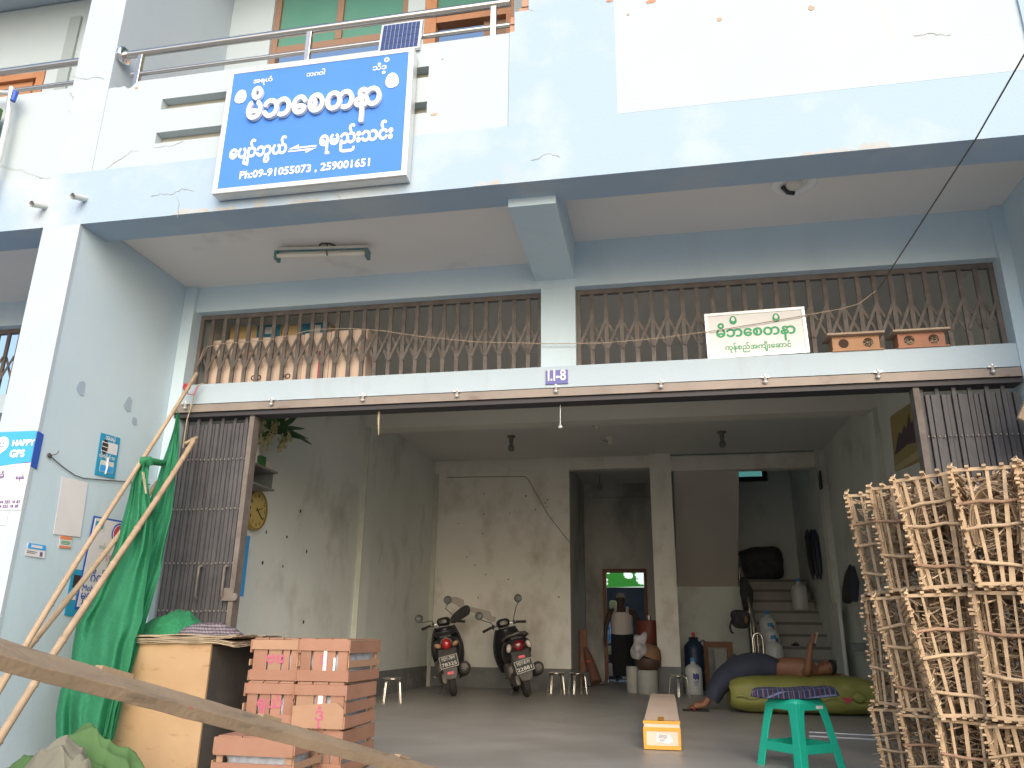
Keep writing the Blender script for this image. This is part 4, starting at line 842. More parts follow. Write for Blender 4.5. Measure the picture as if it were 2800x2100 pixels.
# ================================================================ FRUIT CRATES
def plank_box(q, x0, x1, y0, y1, z0, z1): q.box(x0+rnd.uniform(-.003,.003), x1+rnd.uniform(-.003,.003), y0, y1, z0, z1)
def crate(label, x, y, z, w_, d, h, ends, sides, mark=None, rot=0, tint='crate'):
    """w_ along X is the front end, d goes back; ends/sides = slat layouts (start, stop as shares, and pale or not)"""
    t = thing('fruit_crate', label, 'crate', (x, y, z), rot, 'wooden fruit crates stacked by the plywood box')
    mt = M[tint]; pb = M['crate_pale']
    def bld(q, nm, m_): return q.build(nm, m_, t)
    for i, (cx, cy) in enumerate(((-w_/2+.02,.02),(w_/2-.02,.02),(-w_/2+.02,d-.02),(w_/2-.02,d-.02))):
        q = MB(); q.box(cx-.015,cx+.015,cy-.005,cy+.015,.012,h-.012); bld(q,'corner_post',pb)
    for k, (a, b, pale) in enumerate(ends):                       # upright boards in the front end
        q = MB(); q.box(-w_/2+.012+a*(w_-.024), -w_/2+.012+b*(w_-.024), .004, .014, .03, h-.03); bld(q,'end_board', pb if pale else mt)
    for (z0, z1) in ((.0,.075),(h-.07,h)):
        q = MB(); q.box(-w_/2, w_/2, -.008, .004, z0+rnd.uniform(0,.006), z1-rnd.uniform(0,.006)); bld(q,'end_rail', pb if rnd.random() < .25 else mt)
    for sx in (-1, 1):
        for (z0, z1, pale) in sides:
            q = MB(); xx = sx*w_/2; q.box(min(xx,xx+sx*.009), max(xx,xx+sx*.009), -.012, d+.01, z0*h+rnd.uniform(0,.006), z1*h-rnd.uniform(0,.006)); bld(q,'side_slat', pb if pale else mt)
    for k in range(3):
        q = MB(); xx = -w_/2+.01+k*(w_-.02)/3; q.box(xx, xx+(w_-.02)/3-.012, 0, d, -.008, .0); bld(q,'bottom_slat',pb)
        q = MB(); q.box(xx+.004, xx+(w_-.02)/3-.006, -.005, d, h-.002, h+.006); bld(q,'top_slat',mt)
    q = MB(); q.blob((0,d/2,h*.48), w_*.46, d*.46, h*.44, 24, 14, e=.45, nz=.12, ns=14); bld(q,'bagged_fruit',M['plastic_bag'])
    if mark: letters('pink_scrawl', mark, .1, M['scrawl'], t, Matrix.Rotation(rot,3,'Z')@Vector((0,-.0005+.0025,h*.5))+Vector((x,y,z)) if False else t.matrix_basis@Vector((.0,.0015,h*.42)), right=(math.cos(rot),math.sin(rot),0), bold=.0015)
    return t
E4 = [(0,.30,0),(.34,.62,1),(.66,.80,0),(.84,1,0)]; E3 = [(0,.22,0),(.27,.50,0),(.53,.74,0),(.80,1,0)]; EW = [(0,.36,1),(.40,.62,0),(.72,1,0)]
S3 = [(.66,1,0),(.34,.52,1),(.0,.26,0)]; S3b = [(.64,1,0),(.34,.58,0),(.0,.28,0)]
cw, ch, cd = .345, .262, .55; cy = 5.07; cx1, cx2 = -2.56, -2.212
crate('bottom crate under the left column of the rear stack, mostly behind the front crate', cx1, cy, .01, cw, cd, ch, E4, S3b)
crate('second crate of the left column with a pink scrawl, just above the plank', cx1, cy-.005, .285, cw, cd, ch, E3, S3, 'ရှယ်', .01)
crate('top crate of the left column, its end boards set between wide rails', cx1+.004, cy+.01, .558, cw, cd, ch, E4, S3, 'ဗဖ', -.01)
crate('bottom crate of the right column standing on the floor behind the plank', cx2-.005, cy, .01, cw, cd, ch, E4, S3b)
crate('second crate of the right column with a broad slanting cracked board', cx2+.006, cy-.02, .285, cw, cd, ch, EW, S3b, None, .02)
crate('topmost crate of the right column with white paper showing through its slats', cx2, cy, .558, cw+.004, cd, ch, E3, S3, 'ဒု', 0)
t = bpy.data.objects['fruit_crate.004']
q = MB(); q.prism([(-.172,-.011,.0),(.172,-.011,.0),(.172,-.011,.115),(.12,-.011,.155),(-.172,-.011,.13)], (0,-1,0), .007); q.build('broken_board', M['crate_pale'], t)
letters('pink_scrawl','ဒုံ',.1,M['scrawl'],t,t.matrix_basis@Vector((.01,-.0195,.05)),bold=.0015)
q = MB(); q.box(.0,.022,-.004,.002,.045,.20); q.box(.07,.084,-.004,.002,.045,.15); q.build('white_paper', M['paper'], bpy.data.objects['fruit_crate.005'])
q = MB(); q.box(-.012,.02,-.003,.002,.14,.22); q.build('white_paper', M['paper'], t)
crate('single wide crate lying sideways on the floor in front of the stack', -2.40, 4.62, .01, .50, .36, .262, [(0,.08,1),(.92,1,1)], S3)
t = bpy.data.objects['fruit_crate.006']
for z0, z1 in ((.165,.262),(.085,.125),(.012,.055)): q = MB(); q.box(-.25,.25,-.02,-.008,z0,z1); q.build('side_slat', M['crate'], t)

# ================================================================ PLANK, TARPAULIN
EA = [at(-80,1768,Y=1.70), at(-80,1722,Y=1.84), at(-80,1770,Y=1.86), at(-80,1816,Y=1.73)]; EB = [at(1230,2124,Y=5.0), at(1230,2108,Y=5.13), at(1230,2128,Y=5.15), at(1230,2150,Y=5.02)]
q = MB(); n = 70; rings = []; A_, d = EA[0], EB[0]-EA[0]; dn = d.normalized()
for i in range(n+1):
    t_ = i/n; j = lambda s: Vector((0, .003*noise.noise(Vector((t_*40,s,5))), .0035*noise.noise(Vector((t_*22,s,0)))+.0025*noise.noise(Vector((t_*70,s,2)))))
    rings.append([EA[k].lerp(EB[k],t_)+j(k) for k in range(4)])
side = (EA[0]-EA[1]).normalized(); upv = side.cross(dn).normalized()
q.loft(rings, smooth=False)
tag(q.build('plank', M['plank'], world=True, bevel=.003), 'long weathered loading plank slanting across the foreground to the porch floor', 'plank')
t = bpy.data.objects['plank']
for k, tt in enumerate((.16,.42,.80)):
    c = EA[1].lerp(EB[1],tt); q = MB(); q.bar(c-dn*.09, c+dn*.05, .03, .014, jit=.1); q.build('cleat', M['plank'], t, world=True)
q = MB(); c = EA[0].lerp(EB[0],.255)+Vector((0,-.002,.0)); q.bar(c+(EA[1]-EA[0])*.7, c-(EA[0]-EA[3])*.1, .012, .004); q.build('red_mark', M['redplastic'], t, world=True)

t = thing('tarpaulin_heap', 'heap of lime green and olive tarpaulin in the lower left corner', 'tarpaulin', (-2.6,4.2,-.2))
def tarp(name, px, py, Y, rx, ry, rz, mt, seed, base):
    c = at(px, py, Y=Y); c.z = base
    def fn(u, v):
        a = 2*PI*u; r = v; h = 1-r**1.6
        x_, y_ = math.cos(a)*r, math.sin(a)*r; k = noise.noise(Vector((x_*1.4, y_*1.4, seed)))
        rd = 0
        for o_ in (1, 2, 3):                                       # sharp creases running every way
            an_ = seed*o_*1.7; wx = (x_*math.cos(an_)+y_*math.sin(an_))*(2.2+o_*.9)+.7*noise.noise(Vector((x_*2.2,y_*2.2,seed+o_*3))); rd += (1-abs(math.sin(wx*2.6+seed*o_))**.8)/o_
        return c + Vector((rx*r*math.cos(a)*(1+.12*noise.noise(Vector((x_*2,y_*2,seed+8)))), ry*r*math.sin(a), rz*(h*(.86+.40*k)+.085*(rd-.6)*min(1,2.2*h))))
    q = MB(); q.grid(fn, 130, 80); return q.build(name, mt, t, world=True, fix=False)
tarp('green_side', 255, 2060, 4.42, .52, .34, .66, M['tarp_green'], 1.3, -.28)
tarp('green_side', 60, 2100, 4.40, .50, .30, .46, M['tarp_green'], 3.7, -.28)
tarp('green_side', 385, 2120, 4.30, .30, .26, .42, M['tarp_green'], 7.3, -.28)
tarp('olive_side', 150, 2080, 4.12, .44, .27, .60, M['tarp_olive'], 4.4, -.28)
tarp('olive_side', 235, 2090, 4.08, .22, .2, .52, M['tarp_olive'], 9.1, -.28)

# ================================================================ CANE BASKETS
def basket_proto(var):
    """open-ended slatted cane basket: narrow at the foot, wide at the mouth, made of square frames, side sticks and cross pieces"""
    t = thing('cane_basket', 'x', 'basket', (0,0,0), group='cane baskets stacked at the right of the gate')
    W0, W1, Hh, Dp = (.098,.108,.092)[var], (.145,.138,.15)[var], .60, .30; nf = (4,4,3)[var]       # half width at the foot and top, height, depth
    cn, cdk = M['cane'], M['cane_dark']
    def jx(a=.006): return rnd.uniform(-a,a)
    def face(y, nm, n):
        q = MB()
        q.bar((-W0,y,0),(-W1,y,Hh),.017,.015,jit=.15); q.bar((W0,y,0),(W1,y,Hh),.017,.015,jit=.15)
        q.bar((-W0-.02,y,.012),(W0+.02,y,.012+jx()),.017,.017); q.bar((-W1-.02,y,Hh-.008),(W1+.02,y,Hh-.008+jx()),.018,.017)
        for i in range(n):
            a = -1+2*(i+1)/(n+1); q.bar((a*W0+jx(.014),y,0),(a*W1+jx(.018),y,Hh),rnd.choice((.013,.016,.020)),.010,jit=.35)
        q.build(nm, cn, t)
    face(0, 'front_frame', nf); face(Dp, 'rear_frame', nf)
    for i, z in enumerate(((.13,.31,.47),(.17,.40),(.10,.27,.42))[var]):
        k = W0+(W1-W0)*z/Hh; q = MB(); zz = z+jx(.03); sl_ = jx(.025)
        q.tube([(-k-.02,-.016,zz-sl_),(-k*.3,-.019,zz+jx()),(k*.4,-.018,zz+jx()),(k+.02,-.016,zz+sl_)],[.008,.0095,.009,.0075],7); q.build('cross_stick', cdk if i == var else cn, t)
    for s in (-1, 1):
        q = MB()
        for i in range(17):
            z = .025+i*(Hh-.045)/16; k = W0+(W1-W0)*z/Hh
            q.bar((s*(k+.008),-.05+jx(.035),z+jx(.012)),(s*(k+.008),Dp+.05+jx(.03),z+jx(.025)),rnd.choice((.012,.015,.019)),.010,jit=.3)
        for i in range(4):
            y = .06+i*.1; q.bar((s*(W0-.003),y+jx(),0),(s*(W1-.003),y+jx(.02),Hh),.012,.009)
        q.build('side_lattice', cn, t)
    for nm, W_, zz in (('floor_slats', W0, 0), ('lid_slats', W1, Hh+.005)):
        q = MB()
        for i in range(5): x = -W_+2*W_*i/4; q.bar((x,-.05+jx(.02),zz+jx(.004)),(x+jx(.01),Dp+.04,zz),.018,.012)
        q.build(nm, cn, t)
    q = MB()
    for k in range(130):                                            # split-cane bindings and loose ends inside
        p = Vector((jx(.11), rnd.uniform(.06,Dp), rnd.uniform(.04,Hh-.04))); e = p + Vector((jx(.16), jx(.10), jx(.04))); m_ = (p+e)/2+Vector((jx(.03),jx(.03),jx(.04)))
        for v in (p, e): v.x = max(-W0, min(W0, v.x))
        q.tube([p,m_,e],rnd.choice((.0032,.004,.0055)),4)
    for s in (-1,1):
        for i in range(6):
            z = .05+i*.11; k = W0+(W1-W0)*z/Hh; q.tube([(s*(k+.01),-.01,z),(s*(k-.012),-.014,z+.02),(s*(k-.012),.012,z+.035),(s*(k+.012),.02,z+.02)],.0035,4)
    q.build('loose_cane', M['cane_pale'], t)['kind'] = 'stuff'
    return t
protos = [basket_proto(v) for v in range(3)]
HOOPS = MB()
for k in range(6): HOOPS.tube([(-.09+.01*k+.10*math.cos(a)*1.0+.09, .06+.035*k, .30+(.20+.012*k)*math.sin(a)) for a in [PI*(1.15-i*.1) for i in range(14)]], .006, 6)
# columns: (x, y) of the middle of the front foot, and where that column stands
cols = [(1.30,5.10,'rearmost column at the left corner of the stack'),(1.355,4.80,'column behind the front corner, second from the left'),(1.445,4.50,'front corner column, third from the left'),(1.645,4.325,'front column with the widest open face, fourth from the left'),(1.875,4.235,'front column cut by the right picture edge'),
        (1.70,4.66,'column hidden behind the fourth, seen through its slats'),(1.95,4.58,'column behind the one cut by the picture edge'),(1.62,5.0,'column in the middle of the stack, glimpsed through the others')]
todo = []
for ci, (cx_, cy_, cn_) in enumerate(cols):
    for ri, rn in enumerate(('bottom','middle','top')):
        lab = '%s-row cane basket, %s' % (rn, cn_)
        loc = (cx_+rnd.uniform(-.012,.012)-(.025 if ri == 1 else 0), cy_+rnd.uniform(-.02,.02), (.004,.498,1.119)[ri]); rot = (math.radians(rnd.uniform(-3,1)), math.radians(rnd.uniform(-4,4)), math.radians(rnd.uniform(-11,11)-20))
        scl = (1.02+.06*rnd.random(), 1, .80 if ri == 0 else 1.0)
        vr = (ci*2+ri) % 3; todo.append((vr, loc, rot, scl, lab, ri == 2 and 2 <= ci < 5))
last = {v: max(i for i, x in enumerate(todo) if x[0] == v) for v in range(3)}
for i, (vr, loc, rot, scl, lab, hoop) in enumerate(todo):
    o = protos[vr] if i == last[vr] else dup(protos[vr], loc, rot, lab, None, scl)
    o.location = loc; o.rotation_euler = rot; o.scale = scl; o['label'] = lab
    if hoop: HOOPS.build('cane_hoops', M['cane'], o)
c = at(2728,1450,Y=4.75); q = MB(); q.blob(c,.08,.03,.05,14,8,nz=.2,ns=12); tag(q.build('pink_bag', M['redplastic'], world=True), 'bright pink plastic scrap showing through the top-row baskets', 'bag')
# ================================================================ LEFT INTERIOR WALL: clock, altar shelf
c = at(705,1395,X=IW+.07); t = thing('wall_clock', 'round brass wall clock on the left interior wall just inside the gate', 'clock', (IW,c.y,c.z))
Rk = Matrix.Rotation(PI/2,3,'Y')
ck = Vector((IW,c.y,c.z)); rk = .205
q = MB(); q.lathe([(rk*.92,.0),(rk,.015),(rk,.06),(rk*.95,.078),(rk*.90,.070)], 40, ck, Rk, cap=False); q.build('case', M['gold'], t, world=True)
q = MB(); q.lathe([(.001,.064),(rk*.91,.064)], 40, ck, Rk, cap=False); q.build('dial', M['dial'], t, world=True)
for h in range(12):
    a = PI/2 - 2*PI*(h+1)/12; letters('numeral', str(h+1), .05, M['ink'], t, ck+Vector((.067, math.cos(a)*rk*.72, math.sin(a)*rk*.72-.015)), RT, UPV, bold=.0012)
q = MB()
for an, ln, wd_ in ((PI/2-2*PI*(2.35/12), .09, .012), (PI/2-2*PI*(21/60), .135, .009)):
    dv = Vector((0,math.cos(an),math.sin(an))); q.bar(ck+Vector((.070,0,0))-dv*.03, ck+Vector((.070,0,0))+dv*ln, .004, wd_, (1,0,0))
q.build('hands', M['ink'], t, world=True)
# altar shelf
ys1 = at(750,1340,X=IW+.28).y; ys0 = ys1-.75; zs = at(735,1310,X=IW+.02).z
t = thing('altar_shelf', 'small glass-sided altar shelf above the clock, with blue frame', 'shelf', (IW,ys1,zs))
q = MB(); q.box(IW,IW+.30,ys0,ys1,zs-.02,zs); q.box(IW,IW+.28,ys0,ys1,zs-.20,zs-.18); q.box(IW,IW+.02,ys0,ys1,zs-.18,zs-.02); q.build('shelf_board', mat('shelf_grey', (.22,.22,.20), .7), t, world=True)
q = MB(); q.box(IW+.02,IW+.26,ys1-.03,ys1-.018,zs-.18,zs-.02); q.build('glass_side', M['mirror'], t, world=True)
q = MB(); q.box(IW+.002,IW+.014,ys1-.10,ys1,zs+.0,zs+.62); q.build('blue_frame', M['carton_blue'], t, world=True)
q = MB(); q.box(IW+.14,IW+.18,ys1-.02,ys1+.02,zs,zs+.075); q.build('candle', M['vase'], t, world=True)
q = MB(); q.box(IW+.22,IW+.26,ys1-.13,ys1-.09,zs,zs+.085); q.build('candle', M['vase'], t, world=True)
q = MB(); q.box(IW+.05,IW+.11,ys1-.06,ys1+.01,zs,zs+.06); q.box(IW+.25,IW+.29,ys1-.35,ys1-.25,zs,zs+.10); q.build('green_box', M['leaf'], t, world=True)
cv = Vector((IW+.20, ys1-.30, zs)); 
t = thing('flower_vase', 'white vase with long green leaves and cream flowers on the altar shelf', 'vase', cv)
q = MB(); q.lathe([(.04,0),(.06,.05),(.055,.12),(.03,.18),(.04,.22)], 16, cv); q.build('vase', M['vase'], t, world=True)
def leafblade(q, pts, wd_):
    pts = [Vector(p) for p in pts]; n = len(pts); vs = []; 
    for i, p in enumerate(pts):
        tdir = (pts[min(i+1,n-1)]-pts[max(i-1,0)]).normalized(); s = tdir.cross(Vector((0.5,-1,.2))).normalized(); w_ = wd_*math.sin(PI*min(1,(i+.25)/(n-.4))); vs += [p-s*w_, p+Vector((0,-.006,0)), p+s*w_]
    q.add(vs, [(i*3+k,i*3+k+1,i*3+k+4,i*3+k+3) for i in range(n-1) for k in (0,1)], True)
q = MB(); b0 = cv+Vector((0,0,.2)); pt = lambda x,y: at(x,y,X=IW+.28)
hub = pt(752,1180)
for tips in (((800,1170),(832,1172)),((800,1182),(843,1200)),((820,1195),(853,1216)),((795,1150),(825,1120)),((775,1140),(790,1090)),((740,1140),(745,1080)),((715,1150),(690,1100)),((706,1190),(690,1160)),((760,1120),(810,1075)),((720,1120),(715,1060))):
    leafblade(q, [b0, b0.lerp(hub,.5), hub, hub.lerp(pt(*tips[0]),.5), pt(*tips[0]), pt(*tips[0]).lerp(pt(*tips[1]),.5), pt(*tips[1])], .036)
q.build('leaves', M['leaf'], t, world=True, fix=False)
q = MB()
for (x, y, r) in ((738,1180,.10),(745,1160,.08),(732,1205,.08),(712,1165,.06),(708,1200,.05),(785,1195,.055),(775,1208,.05),(768,1220,.035)):
    c = pt(x,y)
    for k in range(26):
        p = c+Vector((rnd.gauss(0,r*.35),rnd.gauss(0,r*.35),rnd.gauss(0,r*.6))); q.blob(p,.014,.014,.02,6,4)
q.build('flowers', M['flower'], t, world=True)
q = MB(); q.box(IW+.0,IW+.004,6.6,7.46,1.2,1.80); tag(q.build('blue_poster', M['happy_blue'], world=True), 'blue sheet on the left interior wall, peeping out beside the gate edge', 'poster')

# right interior wall: poster, umbrellas, coats
py0, py1 = at(2420,1200,X=RWX).y, at(2508,1200,X=RWX).y
y_a, y_b = max(py0,py1), min(py0,py1)
t = thing('poster', 'yellow poster with a dark building silhouette on the right interior wall behind the gate', 'poster', (RWX,(y_a+y_b)/2,2.6))
def rq(mt, name, pts, off): q = MB(); q.prism([at(x,y,X=RWX-off) for x, y in pts], (-1,0,0), .002); return q.build(name, M[mt], t, world=True)
M['yellowposter'] = mat('yellow_print', (.38,.31,.10), .6, c2=(.33,.30,.17), ns=2); M['purpleposter'] = mat('dark_print_shapes', (.10,.07,.09), .6)
rq('yellowposter','sheet',((2434,1140),(2520,1080),(2520,1262),(2448,1290)),.004)
rq('purpleposter','silhouette',((2447,1245),(2452,1215),(2458,1182),(2466,1187),(2472,1160),(2479,1175),(2484,1130),(2492,1160),(2500,1130),(2504,1210),(2480,1215),(2462,1232)),.008)
rq('flower','light_band',((2448,1275),(2520,1225),(2520,1248),(2450,1290)),.0085)
t = thing('umbrella', 'closed dark umbrellas hanging on the wall beside the stairs', 'umbrella', at(2225,1520,X=2.64))
for px_, mt in ((2214,'cloth_dark'),(2226,'black'),(2235,'drum')):
    q = MB(); a = at(px_-8,1448,X=2.60); b = at(px_+10,1585,X=2.60); q.tube([a,a.lerp(b,.15),a.lerp(b,.5),a.lerp(b,.85),b],[.02,.055,.06,.04,.012],8); q.build('folded_umbrella', M[mt], t, world=True)
c = at(2326,1590,X=2.72); t = thing('dark_coat', 'dark coats hanging on the right interior wall beside the baskets', 'coat', c)
q = MB(); q.tube([at(2325,1546,X=2.76),at(2322,1570,X=2.70),at(2318,1610,X=2.68),at(2316,1642,X=2.69)],[.02,.06,.08,.07],12); q.build('coat', M['cloth_dark'], t, world=True)
q = MB(); q.tube([at(2334,1550,X=2.74),at(2336,1590,X=2.66),at(2335,1640,X=2.66)],[.02,.07,.06],10); q.build('coat', M['longyi'], t, world=True)
c = at(2340,1770,X=2.6); q = MB(); q.box(c.x-.1,c.x+.1,c.y-.2,c.y,c.z-.05,c.z+.06); tag(q.build('plastic_box', M['mirror'], world=True, bevel=.01), 'small grey-blue plastic box by the right interior wall', 'box')
c = at(2792,1120,Y=5.6); q = MB(); q.box(-.09,.09,-.02,.02,-.12,.12,Matrix.Rotation(.5,3,'Y'),c+Vector((.10,0,0))); tag(q.build('wall_box', M['board'], world=True, bevel=.008), 'beige box on the right porch pillar at the picture edge', 'box')

# ceiling bulbs
def bulb(label, px, py, z=3.985, kind=0):
    p = at(px, py, Z=z); t = thing('ceiling_bulb', label, 'ceiling lamp', p, group='bulb holders on the warehouse ceiling')
    q = MB(); q.lathe([(.07,0),(.07,-.02),(.035,-.04),(.035,-.11),(.03,-.12)], 14); q.build('holder', M['tube'] if kind else M['engine'], t)
    if kind != 2: q = MB(); q.lathe([(.015,-.12),(.035,-.15),(.055,-.20),(.05,-.24),(.02,-.265)], 14); q.build('bulb', M['mirror'], t)
    else: q = MB(); q.tube([(.03,0,-.01),(-.05,.03,-.06),(-.12,0,-.05)], .006); q.build('wire', M['black'], t)
bulb('bulb and shade on the warehouse ceiling above the scooters', 1398, 1192)
bulb('empty bulb holder with a loose wire nearest the ceiling beam', 1632, 1153, kind=2)
bulb('empty bulb holder in the middle of the warehouse ceiling', 1668, 1196, kind=2)
bulb('square bulb holder on the ceiling above the white column, toward the stairs', 1973, 1180)
p = at(1640,1320,Y=15.5); t = thing('ceiling_bulb', 'hanging bulb in the dark passage above the rear door', 'ceiling lamp', (p.x,15.5,3.985), group='bulb holders on the warehouse ceiling')
q = MB(); q.tube([(0,0,0),(0,0,-.2)],.01); q.lathe([(.03,-.2),(.06,-.3),(.02,-.36)],12); q.build('bulb', M['mirror'], t)

# ================================================================ SCOOTERS (local: forward +Y, rear wheel contact at the origin)
def ring(c, w_, h_, n=18, e=.75, top=None):
    def sg(x): return math.copysign(abs(x)**e, x)
    return [Vector((c[0]+w_*sg(math.cos(2*PI*i/n)), c[1]+ (c[3] if len(c) > 3 else 0)*math.sin(2*PI*i/n), c[2]+h_*sg(math.sin(2*PI*i/n)))) for i in range(n)]
def scooter(label, loc, yaw, lean, steer, plate, two, closed):
    t = thing('scooter', label, 'scooter', loc, group='scooters parked by the rear wall', rot=(0, lean, yaw))
    b = lambda q, nm, m_, par=t, **k: q.build(nm, M[m_], par, **k)
    R_ = .27; Ry = Matrix.Rotation(PI/2, 3, 'Y')
    def wheel(y, par):
        q = MB(); q.lathe([(.19,-.045),(.235,-.05),(.265,-.03),(.27,0),(.265,.03),(.235,.05),(.19,.045)], 32, (0,y,R_), Ry, cap=False); q.build('tyre', M['rubber'], par)
        q = MB(); q.lathe([(.19,-.04),(.185,-.01),(.185,.01),(.19,.04)], 28, (0,y,R_), Ry, cap=False); q.lathe([(.045,-.05),(.045,.05)], 14, (0,y,R_), Ry)
        for k in range(5): a = 2*PI*k/5; q.bar((0,y+math.cos(a)*.04,R_+math.sin(a)*.04),(0,y+math.cos(a)*.19,R_+math.sin(a)*.19),.03,.03)
        q.build('rim', M['engine'], par)
    rw = thing('rear_wheel', None, None, (0,0,0)); rw.parent = t; wheel(0, rw)
    fw = thing('front_wheel', None, None, (0,0,0)); fw.parent = t; wheel(1.25, fw)
    # tail and side panels
    q = MB(); tw = .20 if two else .185
    q.loft([ring((0,-.30,.745),.06,.05), ring((0,-.27,.745),tw*.72,.095), ring((0,-.16,.72),tw,.135), ring((0,.05,.68),tw*1.10,.17), ring((0,.30,.63),tw*1.05,.17), ring((0,.50,.60),tw*.95,.19), ring((0,.58,.52),.10,.19)]); b(q,'body','black')
    q = MB(); q.loft([ring((0,-.22,.845),.08,.02), ring((0,-.10,.865),.145,.035), ring((0,.15,.86),.16,.04), ring((0,.40,.84),.15,.045), ring((0,.55,.82),.10,.04)]); b(q,'seat','seat')
    # grab rail
    q = MB(); q.tube([(-.16,.05,.84),(-.18,-.18,.87),(-.13,-.30,.905),(0,-.33,.92),(.13,-.30,.905),(.18,-.18,.87),(.16,.05,.84)], .019, 8); b(q,'grab_rail','engine' if two else 'black')
    # floor board, leg shield, steering column
    q = MB(); q.loft([ring((0,.52,.34),.15,.06), ring((0,.75,.31),.16,.04), ring((0,.98,.34),.15,.05)]); b(q,'floor_board','black')
    q = MB()
    def shield(u, v):
        a = (u-.5)*2; z = .34+.66*v; w_ = .21*(.72+.5*math.sin(PI*min(1,v*.85+.12))); return Vector((a*w_, 1.10-.10*v-.12*a*a*.9, z))
    q.grid(shield, 14, 14); b(q,'leg_shield','black', solid=.025, fix=False)
    q = MB(); q.loft([ring((0,1.28,.45),.10,.07), ring((0,1.17,.70),.13,.10), ring((0,1.08,.95),.10,.09), ring((0,1.02,1.02),.07,.05)]); b(q,'front_cowl','black')
    q = MB()
    pass
    q.grid(lambda u,v: Vector(((v-.5)*.13, 1.25+.30*math.cos(.35+u*2.2), R_+.30*math.sin(.35+u*2.2))), 12, 4); b(q,'front_mudguard','black', solid=.008, fix=False)
    q = MB(); q.tube([(-.075,1.25,R_),(-.075,1.12,.62)],.018,8); q.tube([(.075,1.25,R_),(.075,1.12,.62)],.018,8); b(q,'fork','engine')
    # handlebar group turned by the steering angle
    Rs_ = Matrix.Rotation(steer,3,'Z'); hc = Vector((0,1.02,1.06)); H = lambda x,y,z: Rs_@Vector((x,y,z))+hc
    q = MB(); rg = [ring((0,.10,.0),.06,.05), ring((0,.03,.02),.115,.075), ring((0,-.05,.03),.105,.06), ring((0,-.085,.025),.06,.035)]
    q.loft([[Rs_@v+hc for v in r] for r in rg]); hb = b(q,'handlebar_cowl','black')
    q = MB(); q.grid(lambda u,v: H((u-.5)*.13,-.091-.01*math.sin(PI*u)+.0*v,.0+.05*v), 6, 3); b(q,'instrument','engine', hb, fix=False)
    q = MB(); q.tube([H(-.33,-.08,-.03),H(-.20,-.02,.0),H(-.08,.0,.0),H(.08,0,0),H(.20,-.02,0),H(.33,-.08,-.03)],.012,8); b(q,'handlebar','chrome')
    for s in (-1,1):
        q = MB(); q.tube([H(s*.21,-.025,-.003),H(s*.34,-.085,-.033)],.021,10); q.tube([H(s*.345,-.087,-.034),H(s*.355,-.092,-.036)],.024,10); b(q,'grip','rubber')
        q = MB(); q.tube([H(s*.17,-.01,.02),H(s*.19,-.02,-.03)],.024,8); b(q,'switch_gear','black')
        q = MB(); q.tube([H(s*.19,.03,.0),H(s*.28,.01,-.02),H(s*.345,-.05,-.03)],.007,6); b(q,'brake_lever','chrome')
        mz = .30 if s > 0 else .17; mx = .33 if s > 0 else .36
        if not two: mz, mx = (.30,.12) if s > 0 else (.09,.40)
        q = MB(); q.tube([H(s*.17,0,.02),H(s*.19,.0,.07),H(s*(mx-.06),.02,mz*.75),H(s*mx,.01,mz)],.007,6); ms = b(q,'mirror_stalk','black')
        q = MB(); q.blob(H(s*mx,.0,mz+.05),.066,.022,.066,20,10); b(q,'mirror_shell','black',ms)
        q = MB(); q.lathe([(.001,0),(.058,0),(.06,.004)],22,H(s*mx,-.0235,mz+.05),Matrix.Rotation(PI/2,3,'X'),cap=False); b(q,'mirror_glass','mirror',ms)
    if closed:                                                     # glove hung over the right grip
        q = MB(); q.loft([[Rs_@v+hc for v in r] for r in (ring((.14,-.02,.02),.02,.05),ring((.22,-.03,.05),.045,.075),ring((.33,-.06,.10),.05,.085),ring((.42,-.09,.13),.05,.08),ring((.45,-.10,.14),.03,.05))]); b(q,'hand_cover','cloth_dark')
    # lights and plate at the tail
    tl = Vector((0,-.315,.745)); q = MB(); q.blob(tl,.088 if two else .068,.04,.078 if two else .078,20,12); b(q,'tail_light','darkred' if two else 'redlens')
    if not two:
        q = MB(); q.tube([(-.08,-.31,.75),(-.068,-.315,.80),(0,-.32,.835),(.068,-.315,.80),(.08,-.31,.75)],.014,8); b(q,'light_rim','engine')
    for s in (-1,1):
        q = MB(); q.blob((s*(.15 if two else .13),-.275,.735),.038 if two else .055,.035,.06 if two else .034,14,8,Matrix.Rotation(s*(-.35),3,'Y')); b(q,'indicator','lensw' if two else 'amber')
    q = MB(); q.loft([ring((0,-.27,.66),.14,.03), ring((0,-.33,.57),.14,.03), ring((0,-.37,.46),.12,.025), ring((0,-.385,.34),.10,.02), ring((0,-.38,.27),.075,.012)]); b(q,'rear_mudguard','muffler')
    Rp = Matrix.Rotation(math.radians(-16),3,'X'); pc = Vector((0,-.398,.50 if not two else .46))
    Rp = Rp@Matrix.Rotation(math.radians(-4),3,'Y')
    q = MB(); q.box(-.135,.135,-.004,.004,-.088,.088,Rp,pc); pl = b(q,'number_plate','numplate')
    q = MB()
    for a in ((-.132,.132,.079,.085),(-.132,.132,-.085,-.079),(-.132,-.126,-.079,.079),(.126,.132,-.079,.079)): q.box(a[0],a[1],-.0055,-.004,a[2],a[3],Rp,pc)
    b(q,'plate_border','plate_txt',pl)
    for tx, dz, ft in ((plate[0],.022,.195),(plate[1],-.06,.215)):
        sets, fs = text_mesh(tx,.06,.0009); xs = [v[0] for v in sets[0]]; k_ = ft/(max(xs)-min(xs)); q = MB()
        for vs in sets: q.add([Rp@Vector((v[0]*k_, v[1]-.006, v[2]*1.15+dz))+pc for v in vs], fs)
        q.build('plate_number', M['plate_txt'], pl, fix=False)
    rz_ = .60 if two else .355
